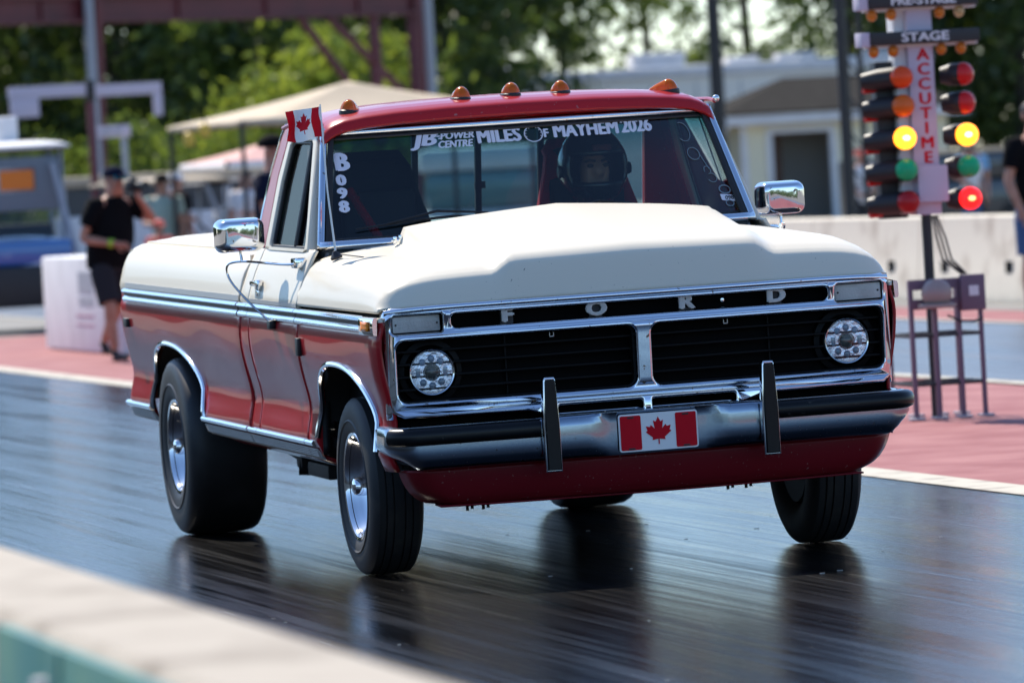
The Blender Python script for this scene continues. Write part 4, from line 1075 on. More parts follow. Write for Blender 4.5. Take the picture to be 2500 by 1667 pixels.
md = rf.modifiers.new('thickness', 'SOLIDIFY'); md.thickness = .02; md.offset = -1 if sum(p.normal.z for p in rf.data.polygons) > 0 else 1
# five clearance lamps
for x, y, z in ((-.651, 1.80, 1.739), (-.202, 1.775, 1.761), (0, 1.772, 1.765), (.202, 1.775, 1.761), (.651, 1.80, 1.739)):
    mb = MB()
    tilt = Matrix.Translation((x, y, z)) @ Matrix.Rotation(-x * .10 / .65, 4, 'Y') @ Matrix.Rotation(R(50 if x > .5 else (-28 if x < -.5 else 0)), 4, 'Z')
    vs = []; NS = 26
    for j in range(9):
        ph = math.pi / 2 * j / 8
        for k in range(NS):
            a = 2 * math.pi * k / NS
            fl = 1 + (.07 if k % 2 else -.07) * math.cos(ph)
            px = .032 * math.cos(ph) * math.cos(a) * fl; py = (.036 if math.sin(a) < 0 else .10) * math.cos(ph) ** (1 if math.sin(a) < 0 else 1.1) * math.sin(a)
            pz = .046 * math.sin(ph) * (1 - .35 * max(0, py / .1))
            vs.append(tilt @ Vector((px, py, pz + .006)))
    fs = [(j * NS + k, j * NS + (k + 1) % NS, (j + 1) * NS + (k + 1) % NS, (j + 1) * NS + k) for j in range(8) for k in range(NS)]
    lamp = mb.add(vs, fs).build('clearance_lamp', AMBER, T, ang=25)
    mb = MB(); vs = []
    for h, g in ((-.010, 1.12), (.006, 1.12), (.010, 1.0)):
        for k in range(24):
            a = 2 * math.pi * k / 24
            vs.append(tilt @ Vector((.034 * g * math.cos(a), (.038 if math.sin(a) < 0 else .105) * g * math.sin(a), h)))
    fs = [(j * 24 + k, j * 24 + (k + 1) % 24, (j + 1) * 24 + (k + 1) % 24, (j + 1) * 24 + k) for j in range(2) for k in range(24)] + [tuple(48 + k for k in range(24))]
    mb.add(vs, fs).build('lamp_base', BLACK, lamp)
# drip-rail end bead on the driver's side
MB().sphere((.812, 1.70, 1.702), .014).build('rail_end', CHROME2, T)

# ---- door window frames, side glass, pillars
def sx_(z): return .905 - (z - 1.224) * .262
def sidemap(vs, s, off=0): return [Vector((s * (sx_(p.y) + p.z + off), p.x, p.y)) for p in vs]
outer = [(1.503, 1.218), (1.735, 1.664), (1.76, 1.680), (2.20, 1.682), (2.26, 1.66), (2.325, 1.50), (2.327, 1.218)]
hole = [(1.585, 1.222), (1.57, 1.235), (1.575, 1.255), (1.775, 1.622), (1.80, 1.636), (2.17, 1.638), (2.205, 1.62), (2.245, 1.48), (2.25, 1.24), (2.235, 1.222)]
for s in (-1, 1):
    vs, fs = shape2d([outer, hole], .012, .008, 2)
    MB().add(sidemap(vs, s, -.012), fs).build('door_frame', WHITE, T, ang=45)
    vs, fs = shape2d([hole, [(a + (1.92 - a) * .045, b + (1.43 - b) * .055) for a, b in hole]], .006, .003, 1)
    MB().add(sidemap(vs, s, -.012), fs).build('window_seal', LIP, T)
    vs, fs = shape2d([hole], .0015)
    MB().add(sidemap(vs, s, -.018), fs).build('side_window', GLASS_S, T)
    # vent window divider
    MB().tube([(s * (sx_(1.23) - .01), 1.80, 1.23), (s * (sx_(1.63) - .01), 1.845, 1.63)], .012, 8).build('vent_bar', BLACK, T)
    # red rear pillar with bright edge
    vs, fs = shape2d([[(2.33, 1.218), (2.335, 1.50), (2.27, 1.662), (2.30, 1.70), (2.40, 1.69), (2.475, 1.55), (2.515, 1.35), (2.515, 1.218)]], .012, .008, 2)
    MB().add(sidemap(vs, s, -.014), fs).build('rear_pillar', RED, T, ang=45)
    MB().tube([(s * (sx_(z) + .002), y, z) for y, z in ((2.37, 1.70), (2.42, 1.66), (2.485, 1.53), (2.518, 1.36), (2.52, 1.22))], .009, 8).build('pillar_moulding', CHROME2, T)
    # gutter over the door
    MB().tube([(s * .806, y, z) for y, z in ((1.70, 1.693), (1.78, 1.700), (2.2, 1.702), (2.33, 1.690))], .009, 8).build('drip_rail', RED, T)
# ---- cab back wall with sliding rear window
vs, fs = shape2d([[(-.88, 1.0), (.88, 1.0), (.88, 1.25), (.79, 1.66), (-.79, 1.66), (-.88, 1.25)], rrect(-.70, .70, 1.26, 1.63, .03)], .015, .005, 1)
MB().add([Vector((p.x, 2.50 - (p.y - 1.2) * .22 + p.z, p.y)) for p in vs], fs).build('cab_back_wall', RED, T)
mb = MB()
for x in (-.262, .0, .262):
    mb = MB(); mb.cbox((x - .013, -.012, 1.25), (x + .013, .012, 1.64), .004)
    mb.v = [(p[0], 2.475 - (p[2] - 1.2) * .22 + p[1], p[2]) for p in mb.v]
    mb.build('window_bar', BLACK, T)
mb = MB(); mb.cbox((-.015, 2.42, 1.395), (.03, 2.44, 1.425), .004); mb.build('window_latch', BLACK, T)
mb = MB(); mb.grid(lambda a, b: (-.69 + 1.38 * a, 2.49 - (.06 + .37 * b) * .22, 1.262 + .366 * b), 2, 2)
mb.build('rear_window', GLASS_R, T)
# ---- cab interior
mb = MB(); mb.box((-.88, 1.40, .46), (.88, 2.50, .50)); mb.box((-.86, 1.42, .5), (.86, 1.46, 1.12))
mb.build('cab_floor', TRIMIN, T)
mb = MB(); mb.cbox((-.86, 1.46, 1.02), (.86, 1.74, 1.245), .03); mb.build('dashboard', DASH, T)
mb = MB(); mb.grid(lambda a, b: ((-.78 + 1.56 * a), 1.76 + .66 * b, 1.715 - .015 * (2 * a - 1) ** 2 - .02 * b), 8, 6); mb.build('headliner', TRIMIN, T, solid=.01)
for s in (-1, 1):
    mb = MB(); mb.grid(lambda a, b: (s * (Wd(1.22 - .7 * b) - .06), 1.45 + 1.0 * a, 1.21 - .7 * b), 6, 6); mb.build('door_card', TRIMIN, T, solid=.01)
def seat(x, shell=SEATRED):
    mb = MB()
    sec = [(1.02, .20, 0), (1.12, .23, .01), (1.25, .225, .03), (1.36, .19, .05), (1.45, .165, .065), (1.53, .150, .08), (1.575, .12, .085)]
    def bf(u, v):
        k = v * (len(sec) - 1); i = min(len(sec) - 2, int(k)); f = k - i
        z = sec[i][0] + (sec[i + 1][0] - sec[i][0]) * f; w = sec[i][1] + (sec[i + 1][1] - sec[i][1]) * f; yo = sec[i][2] + (sec[i + 1][2] - sec[i][2]) * f
        a = 2 * math.pi * u; c, sn = math.cos(a), math.sin(a)
        px = w * math.copysign(abs(c) ** .5, c); py = .055 * math.copysign(abs(sn) ** .6, sn) - .10 * (abs(px) / w) ** 4 * (1 if v < .8 else .5)
        return (x + px, 2.32 + yo + py, z)
    mb.grid(bf, 36, 24)
    sb = mb.build('seat', shell, T, ang=60)
    mb = MB(); mb.cbox((x - .15, 2.20, 1.03), (x + .15, 2.30, 1.42), .03); mb.build('seat_pad', SEATBLK, sb)
    mb = MB(); mb.cbox((x - .24, 1.90, .68), (x + .24, 2.36, .84), .05); mb.build('seat_cushion', SEATBLK, sb)
    mb = MB(); mb.cbox((x - .115, 2.33, 1.46), (x + .115, 2.36, 1.54), .02); mb.build('head_pad', SEATBLK, sb)
    return sb
seat(.405); seat(-.46, SEATBLK)
# red safety bar beside the empty seat, seen through the glass
MB().tube([(-.60, 2.12, 1.43), (-.56, 2.05, 1.33), (-.50, 1.98, 1.20), (-.49, 1.96, .9)], .018, 8).build('safety_bar', RED, T)
MB().tube([(.20, 2.10, 1.30), (.13, 2.0, 1.20), (.10, 1.95, 1.0)], .020, 8).build('harness_bolster', SEATRED, T)
# steering wheel
mb = MB(); ring = [Vector((.41 + .17 * math.cos(2 * math.pi * k / 32), 1.83 - .06 * math.sin(2 * math.pi * k / 32), 1.15 + .16 * math.sin(2 * math.pi * k / 32))) for k in range(33)]
mb.tube(ring, .013, 8, cap=False); mb.tube([(.26, 1.83, 1.15), (.56, 1.83, 1.15)], .012, 6); mb.tube([(.41, 1.83, 1.15), (.41, 1.6, 1.08)], .022, 8)
mb.build('steering_wheel', BLACK, T)
# wipers
for pts in (((-.24, .165), (-.40, .185), (-.55, .172), (-.70, .152), (-.84, .128)), ((.40, .165), (.33, .172), (.24, .170), (.12, .165), (.0, .155))):
    mb = MB(); mb.tube([ws(u, v, .016) for u, v in pts], [.004, .006, .006, .005, .003], 6)
    w = mb.build('wiper', BLACK, T)
    P = [ws(u, v + .025, .024) for u, v in pts]
    MB().tube([P[0], (P[1] + P[2]) / 2 + Vector((0, -.006, .012)), ws(pts[3][0], pts[3][1], .022)], [.004, .006, .003], 6).build('wiper_arm', BLACK, w)

# ---- belt trim along the flanks
def flank(s, z, off): return lambda y: Vector((s * (Wd(z) - frontpull(y) + off), y, z))
def strip(name, s, y0, y1, prof, m, n=None, par=None, tab=WT):
    """prof: (z, offset beyond the panel)"""
    n = n or max(2, int((y1 - y0) / .1))
    mb = MB()
    mb.grid(lambda u, v: (lambda y, q: (s * (interp(q[0], tab) - frontpull(y) + q[1]), y, q[0]))(y0 + (y1 - y0) * u, prof[min(len(prof) - 1, int(round(v * (len(prof) - 1))))]), n, len(prof) - 1)
    # end caps
    for y in (y0, y1):
        k = len(prof)
        vs = [(s * (interp(z, tab) - frontpull(y) + o), y, z) for z, o in prof]
        mb.add(vs, [tuple(range(k))])
    return mb.build(name, m, par or T, ang=30)
TOPB = [(.988, .001), (.988, .016), (.990, .020), (.994, .021), (.999, .017), (1.004, .009), (1.007, .001)]
MIDB = [(.973, .001), (.973, .012), (.9885, .012), (.9885, .001)]
LOWB = [(.946, .0005), (.947, .010), (.952, .017), (.960, .020), (.967, .018), (.973, .012), (.974, .002)]
for s in (-1, 1):
    for y0, y1, nm in ((.23, 1.396, 0), (1.404, 2.326, 1), (2.332, 2.514, 1), (2.537, 5.13, 2)):
        t = strip('belt_moulding', s, y0, y1, TOPB, CHROME2)
        strip('moulding_insert', s, y0 + .002, y1 - .002, MIDB, BLACK, par=t)
        strip('moulding_foot', s, y0 + .001, y1 - .001, LOWB, CHROME2, par=t)
    strip('brushed_band', s, 2.537, 5.11, [(1.0085, .001), (1.0085, .004), (1.032, .004), (1.032, .001)], ALU)
    strip('brushed_band', s, 1.404, 2.326, [(1.0085, .001), (1.0085, .003), (1.024, .003), (1.024, .001)], ALU)
    # side marker housing at the nose
    t = strip('belt_moulding', s, .045, .228, [(.938, .001), (.94, .014), (.95, .02), (.99, .021), (1.0, .016), (1.004, .001)], CHROME2)
    mb = MB(); mb.grid(lambda u, v: (s * (Wd(.955 + .033 * v) - frontpull(.085 + .1 * u) + .024), .085 + .10 * u, .955 + .033 * v), 4, 3)
    mb.build('side_marker', AMBER_D, t, solid=.004)
    # ribbed rocker moulding
    for y0, y1 in ((1.255, 1.396), (1.404, 2.326), (2.332, 2.514), (2.537, 3.50), (4.70, 5.36)):
        yy1 = min(y1, 5.27)
        t = strip('rocker_moulding', s, y0, yy1, [(.476, .001), (.478, .014), (.484, .019), (.496, .019), (.503, .012), (.505, .001)], CHROME2)
        pr = []
        for k in range(7):
            z = .472 - k * .0068
            pr += [(z, .004), (z - .001, .011), (z - .0045, .011), (z - .0055, .004)]
        strip('rocker_ribs', s, y0 + .001, yy1 - .001, pr[::-1], ALU, par=t)
    # door handle
    mb = MB(); mb.cbox((-.012, 2.10, 1.075), (.012, 2.25, 1.095), .006); mb.cbox((-.020, 2.12, 1.060), (.010, 2.16, 1.10), .006); mb.cbox((-.016, 2.135, 1.035), (.006, 2.165, 1.062), .006)
    mb.v = [(s * (Wd(1.085) + .018) + (p[0] if s > 0 else -p[0]), p[1], p[2]) for p in mb.v]
    mb.build('door_handle', CHROME2, T)
    mb = MB(); mb.cbox((s * (Wd(.855) - .002) if s > 0 else s * (Wd(.855) + .016), 1.325, .825), (s * (Wd(.855) + .016) if s > 0 else s * (Wd(.855) - .002), 1.375, .895), .006)
    mb.build('door_latch_pad', BLACK, T)
    mb = MB(); mb.cbox((s * .988 if s > 0 else s * 1.014, 5.04, .835), (s * 1.014 if s > 0 else s * .988, 5.12, .875), .006)
    mb.build('rear_marker', BLACK, T)
    # sheet metal below the doors
    mb = MB(); mb.grid(lambda u, v: (s * (.955 - .12 * v), 1.25 + 2.2 * u, .44 - .06 * v), 4, 3); mb.build('rocker_panel', RED, T, solid=.01)

# ---- bed
mb = MB(); mb.grid(lambda u, v: (-.80 + 1.6 * u, 2.54 + 2.72 * v, 1.185), 4, 4); mb.box((-.93, 2.535, .5), (.93, 2.56, 1.19)); mb.box((-.93, 5.24, .5), (.93, 5.268, 1.17))
mb.build('bed_box', WHITE, T)
def cov(u, v):
    x = -.86 + 1.72 * u; y = 2.60 + 2.62 * v
    e = min(1, (1 - abs(2 * u - 1)) * 8, v * 20, (1 - v) * 9)
    return (x, y, 1.203 + .018 * sstep(e) + .030 * (1 - (2 * u - 1) ** 2) * math.sin(math.pi * min(1, v * .9 + .05)) + .002 * math.sin(y * 9) * math.sin(x * 7))
mb = MB(); mb.grid(cov, 40, 50); mb.build('bed_cover', WHITE, T, ang=60, solid=.012)

# ---- front: bright shell with its openings
holes = [rrect(-.712, .712, .951, 1.001, .018), rrect(-.922, -.030, .688, .914, .034), rrect(.030, .922, .688, .914, .034),
         rrect(-.93, -.742, .938, 1.006, .012), rrect(.742, .93, .938, 1.006, .012), rrect(-.335, -.018, .606, .640, .008), rrect(.018, .335, .606, .640, .008)]
shell_out = [(-.955, 1.020), (-.93, 1.034), (.93, 1.034), (.955, 1.020), (.962, .99), (.962, .72), (.945, .655), (.91, .632), (.45, .628), (.36, .598), (-.36, .598), (-.45, .628), (-.91, .632), (-.945, .655), (-.962, .72), (-.962, .99)]
vs, fs = shape2d([shell_out] + holes, .022, .010, 3)
def shellbend(P):
    out = []
    for p in P:
        ax = abs(p.x); e = max(0, ax - .90)
        fwd = -.006 * math.sin(max(0, min(1, (p.z - .60) / .44)) * math.pi)
        tilt = interp(p.z, [(.60, -.010), (.628, -.009), (.688, .010), (.700, .004), (.90, -.004), (.914, -.009), (.951, .009), (.958, .003), (.994, -.003), (1.001, -.006), (1.034, .010)])
        out.append(Vector((p.x, p.y + e * e * 9 + .02 * (ax / .95) ** 3 + fwd + tilt, p.z)))
    return out
shell = MB().add(shellbend(front(vs, 0, .028, 0)), fs).build('grille_shell', CHROME, T, ang=40)
for s in (-1, 1):
    # bright return round the corner into the fender
    mb = MB(); mb.grid(lambda u, v: (s * (.955 + .010 * math.sin(u * math.pi) - .012 * (1 - u)), .035 + .055 * u + .05 * max(0, .75 - (.63 + .385 * v)), .63 + .385 * v), 5, 14)
    mb.build('shell_corner', CHROME, shell, solid=.008)
# hood lip moulding
mb = MB()
def lipf(u, v):
    x = -.955 + 1.91 * u; a = math.pi * (v * 1.1 - .15)
    return (x, .016 + .05 * (x / .972) ** 26 + .012 * (x / .972) ** 2 - .012 - .011 * math.sin(a), 1.026 + .011 * math.cos(a) - .01 * (x / .955) ** 10)
mb.grid(lipf, 48, 8); mb.build('hood_lip_moulding', CHROME, T, ang=60)
# dark space behind, slats, lamps
mb = MB(); mb.box((-.94, .10, .60), (.94, .12, 1.02)); mb.box((-.94, .05, .675), (.94, .12, .68)); mb.box((-.94, .05, .925), (.94, .12, .932)); mb.box((-.03, .05, .68), (.03, .12, .925))
mb.build('grille_backing', VOID, T)
mb = MB(); mb.box((-.45, .125, .66), (.45, .15, .93)); mb.build('radiator', GRILLE, T)
for s in (-1, 1):
    for k in range(4):
        z = .733 + k * .046
        mb = MB(); a, b = (s * .035, s * .917) if s > 0 else (s * .917, s * .035)
        mb.cbox((a, .048, z - .004), (b, .078, z + .004), .002); mb.build('slat', GRILLE, T, smooth=False)
    for x in (.50,):
        mb = MB(); mb.box((s * x - .003, .085, .69), (s * x + .003, .095, .912)); mb.build('grille_strut', GRILLE, T, smooth=False)
    for x in (.33,):
        mb = MB(); mb.cbox((s * x - .008, .055, .888), (s * x + .008, .06, .892), .001); mb.cbox((s * x - .009, .053, .889), (s * x - .006, .06, .905), .001); mb.cbox((s * x + .006, .053, .889), (s * x + .009, .06, .905), .001); mb.build('grille_clip', ALU, T)
    # opening liner
    vs, fs = shape2d([rrect(min(s * .930, s * .022), max(s * .930, s * .022), .680, .922, .036), rrect(min(s * .916, s * .036), max(s * .916, s * .036), .694, .908, .03)], .02, .004, 1)
    MB().add(front(vs, 0, .052, 0), fs).build('opening_liner', GRILLE, T)
    # headlamp
    hx, hz = s * .787, .793
    mb = MB(); mb.lathe([(.098, .015), (.118, .02), (.122, .05), (.09, .06)], (hx, .055, hz), (0, 1, 0), 48, cap=False)
    hl = mb.build('headlamp_bezel', GRILLE, T)
    mb = MB(); mb.lathe([(.0885, .012), (.0875, -.002), (.083, -.007), (.0785, -.004), (.0775, .012)], (hx, .050, hz), (0, 1, 0), 56, close=True)
    mb.build('headlamp_ring', CHROME2, hl)
    mb = MB(); mb.lathe([(.0775, .0), (.070, .012), (.05, .022), (.001, .024)], (hx, .050, hz), (0, 1, 0), 40); mb.build('reflector', REFLECT, hl)
    for k, (dx, dz) in enumerate(((-.034, .037), (0, .049), (.034, .037), (-.034, -.037), (0, -.049), (.034, -.037))):
        mb = MB(); mb.sphere((hx + dx, .058, hz + dz), (.0165, .014, .0165), 16, 8); mb.build('led', LED, hl)
    mb = MB(); mb.sphere((hx, .055, hz), (.0275, .02, .0275), 24, 12); mb.lathe([(.0285, .0), (.031, -.004), (.0335, .006)], (hx, .05, hz), (0, 1, 0), 32, mi=0); mb.build('projector', PROJ, hl)
    for d in (-1, 1):
        mb = MB(); mb.cbox((hx + d * .051 - .008, .045, hz - .016), (hx + d * .051 + .008, .060, hz + .016), .003); mb.cbox((hx + d * .051 - .02, .05, hz - .004), (hx + d * .051 + .02, .062, hz + .004), .002); mb.build('led_bar', LED, hl)
    mb = MB(); mb.lathe([(.0765, .0), (.065, -.010), (.035, -.016), (.0005, -.018)], (hx, .046, hz), (0, 1, 0), 40); mb.build('headlamp_lens', GLASS_L, hl)
    # turn lamp
    mb = MB(); a, b = sorted((s * .748, s * .926)); mb.cbox((a, .034, .942), (b, .06, 1.002), .006); tl = mb.build('turn_lamp', LENSGREY, T)
    for xx in (a + .012, b - .012):
        mb = MB(); mb.lathe([(.0001, -.002), (.004, -.0015), (.004, .002)], (xx, .034, .972), (0, 1, 0), 10); mb.build('lamp_screw', DARKSTEEL, tl)
# badge letters in the upper slot
for ch, x in (('F', -.500), ('O', -.165), ('R', .175), ('D', .518)):
    vs, fs = boldtext(ch, .070, .0062, .006, 0, 'CENTER', 1.35, .0002)
    lt = MB().add(front(vs, x, .022, .979), fs).build('badge_letter', ALU, T, smooth=False)
    vs, fs = boldtext(ch, .070, .0038, .004, 0, 'CENTER', 1.35, .0002)
    MB().add(front(vs, x, .017, .979), fs).build('letter_face', LENSGREY, lt, smooth=False)
    mb = MB(); mb.box((x - .024, .032, .948), (x + .024, .036, 1.004)); mb.build('letter_bracket', DARKSTEEL, lt, smooth=False)
# details in the slot
mb = MB(); mb.lathe([(.001, 0), (.007, .001), (.008, .006)], (.325, .06, .976), (0, 1, 0), 12); mb.build('slot_bolt', CHROME2, T)

# ---- bumper
BP = []                                                     # plan of the bumper face, centre to the end of the return
for k in range(31): x = .888 * k / 30; BP.append((x, -.150 + .026 * (x / .95) ** 2))
x9, y9 = BP[-1]
for k in range(1, 13): a = R(90 * k / 12); BP.append((x9 + .102 * math.sin(a), y9 + .13 * (1 - math.cos(a)) + .006 * k / 12))
for k in range(1, 5): BP.append((BP[-1][0] - .002, BP[-1][1] + .045))
BP = [(-x, y) for x, y in BP[:0:-1]] + BP
def bnorm(i):
    a, b = BP[max(0, i - 1)], BP[min(len(BP) - 1, i + 1)]
    t = Vector((b[0] - a[0], b[1] - a[1])).normalized(); return Vector((t.y, -t.x))      # outward
def bump_sec(x):
    ax = abs(x); cut = sstep((ax - .88) / .13)
    rec = sstep((.26 - ax) / .07); up = .004 * sstep((.44 - ax) / .1); zb = .445 + .030 * cut
    f = lambda z: z if z > .54 else zb + (z - .445) * (.54 - zb) / .095
    return [(.075, .603 + up), (.035, .606 + up), (.012, .603 + up), (.002 + .016 * rec, .592 + up), (.018 * rec, .570), (-.002 + .020 * rec, .545), (-.002 + .020 * rec, f(.52)), (.002 + .018 * rec + .012 * cut, f(.49)), (.010 + .012 * rec + .03 * cut, f(.466)), (.026 + .05 * cut, f(.451)), (.060 + .05 * cut, f(.445))]
def bsweep(idx, secf):
    vs = []
    for i in idx:
        n = bnorm(i); sec = secf(BP[i][0])
        for d, z in sec: vs.append((BP[i][0] - n.x * d, BP[i][1] - n.y * d, z))
    m = len(sec); q = len(list(idx))
    fs = [(i * m + k, (i + 1) * m + k, (i + 1) * m + k + 1, i * m + k + 1) for i in range(q - 1) for k in range(m - 1)] + [tuple(range(m)), tuple((q - 1) * m + k for k in range(m))]
    return vs, fs
vs, fs = bsweep(range(len(BP)), bump_sec); fs = fs[:-2]
bumper = MB().add(vs, fs).build('front_bumper', BUMPER, T, ang=50, solid=.006)
PSEC = [(.012, .6045), (-.004, .603), (-.018, .594), (-.024, .580), (-.024, .558), (-.018, .545), (-.004, .539), (.010, .538)]
for s in (-1, 1):
    ids = [i for i in range(len(BP)) if .425 < s * BP[i][0] < .996 and BP[i][1] < -.05]
    vs, fs = bsweep(ids, lambda x: PSEC)
    MB().add(vs, fs).build('bumper_pad', PAD, bumper, ang=45)
    # over-rider
    gx = s * .411
    out = [(-.031, .412), (.031, .412), (.031, .585), (.0225, .745), (.018, .754), (-.018, .754), (-.0225, .745), (-.031, .585)]
    vs, fs = shape2d([out], .014, .005, 2)
    gd = MB().add(front(vs, gx, -.172, 0), fs).build('bumper_guard', CHROME2, T, ang=45)
    inn = [(x * .84, .5835 + (z - .5835) * .962) for x, z in out]
    vs, fs = shape2d([inn], .006, .004, 2)
    MB().add(front(vs, gx, -.193, 0), fs).build('guard_pad', PAD, gd, ang=45)
# plate with a maple leaf
PY = -.141
plate = thing('p', 'x', 'x'); bpy.data.objects.remove(plate)
vs, fs = shape2d([rrect(-.152, .146, .459, .596, .010)], .0015, .001, 1)
plate = MB().add(front(vs, 0, PY, 0), fs).build('front_plate', FLAGW, T, smooth=False)
plate['label'] = 'white and red plate with a maple leaf'
for a, b in ((-.146, -.068), (.062, .140)):
    vs, fs = shape2d([rrect(a, b, .465, .590, .006)], .0006); MB().add(front(vs, 0, PY - .004, 0), fs).build('plate_band', FLAGR, plate, smooth=False)
vs, fs = shape2d([[(x * .060, y * .062) for x, y in LEAFOUT]], .0006); MB().add(front(vs, -.003, PY - .004, .519), fs).build('maple_leaf', FLAGR, plate, smooth=False)
for x in (-.106, .10):
    for z in (.583, .470):
        mb = MB(); mb.cbox((x - .012, PY - .007, z - .003), (x + .012, PY - .003, z + .003), .001); mb.build('plate_slot', DARKSTEEL, plate)
# valance
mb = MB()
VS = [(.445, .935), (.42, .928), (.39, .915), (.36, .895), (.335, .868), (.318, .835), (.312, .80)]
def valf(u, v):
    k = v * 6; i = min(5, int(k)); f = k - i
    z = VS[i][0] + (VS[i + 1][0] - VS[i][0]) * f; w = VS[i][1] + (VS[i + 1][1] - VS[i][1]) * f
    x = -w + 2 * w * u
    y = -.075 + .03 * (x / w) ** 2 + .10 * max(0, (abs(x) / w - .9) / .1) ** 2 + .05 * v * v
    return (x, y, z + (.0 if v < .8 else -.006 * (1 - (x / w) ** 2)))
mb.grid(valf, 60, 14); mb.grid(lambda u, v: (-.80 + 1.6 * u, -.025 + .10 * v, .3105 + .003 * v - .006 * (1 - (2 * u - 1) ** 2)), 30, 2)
mb.build('front_valance', RED_SHADE, T, ang=50, solid=.006)

# ---- mirrors
for s in (-1, 1):
    cx, cy, cz = s * 1.102, 1.88, 1.288
    mb = MB(); vs = []
    nlay = 7; nn = 40
    for j in range(nlay + 1):
        t = j / nlay; d = math.sin(t * math.pi / 2)
        k = .60 + .40 * d ** .5
        for p in rrect(-.098 * k, .098 * k, -.066 * k, .066 * k, .034 * k, 9):
            vs.append((cx + p[0], cy - .062 + .085 * (1 - math.cos(t * math.pi / 2)), cz + p[1]))
    m = 40
    fs = [(j * m + k, j * m + (k + 1) % m, (j + 1) * m + (k + 1) % m, (j + 1) * m + k) for j in range(nlay) for k in range(m)] + [tuple(range(m)), tuple(nlay * m + k for k in range(m))]
    mr = mb.add(vs, fs).build('door_mirror', CHROME2, T, ang=60)
    mr.data.materials.clear(); mr.data.materials.append(CHROME)
    A = [Vector((s * .965, 1.50, 1.172)), Vector((s * 1.0, 1.58, 1.172)), Vector((s * 1.05, 1.72, 1.180)), Vector((s * 1.10, 1.87, 1.186)), Vector((s * 1.135, 1.95, 1.178)), Vector((s * 1.140, 1.985, 1.150)), Vector((s * 1.125, 1.97, 1.10)), Vector((s * 1.07, 1.92, 1.02)), Vector((s * 1.025, 1.87, .965)), Vector((s * 1.006, 1.83, .938))]
    fine = []
    for i in range(len(A) - 1):
        p0, p1, p2, p3 = A[max(0, i - 1)], A[i], A[i + 1], A[min(len(A) - 1, i + 2)]
        for k in range(6):
            t = k / 6; fine.append(.5 * ((2 * p1) + (p2 - p0) * t + (2 * p0 - 5 * p1 + 4 * p2 - p3) * t * t + (3 * p1 - p0 - 3 * p2 + p3) * t ** 3))
    fine.append(A[-1])
    MB().tube(fine, .0048, 8).build('mirror_arm', CHROME2, mr)
    MB().tube([(cx, cy, cz - .06), (s * 1.10, 1.872, 1.184)], .006, 8).build('mirror_stem', CHROME2, mr)
    mb = MB(); a, b = sorted((s * .925, s * .972)); mb.cbox((a, 1.47, 1.155), (b, 1.56, 1.195), .008); mb.build('mirror_bracket', CHROME2, mr)
    mb = MB(); a, b = sorted((s * .994, s * 1.022)); mb.cbox((a, 1.80, .915), (b, 1.86, .95), .008); mb.build('mirror_foot', BLACK, mr)
# ---- aerial on the right cowl
an = MB(); an.tube([(-.875, 1.16, 1.195), (-.880, 1.22, 1.45), (-.872, 1.29, 1.78)], [.0045, .0035, .003], 8)
ant = an.build('aerial', ALU, T)
mb = MB(); mb.lathe([(.022, -.004), (.024, .004), (.016, .014), (.007, .028)], (-.875, 1.155, 1.196), (-.25, 0, 1), 20); mb.build('aerial_base', DARKSTEEL, ant)

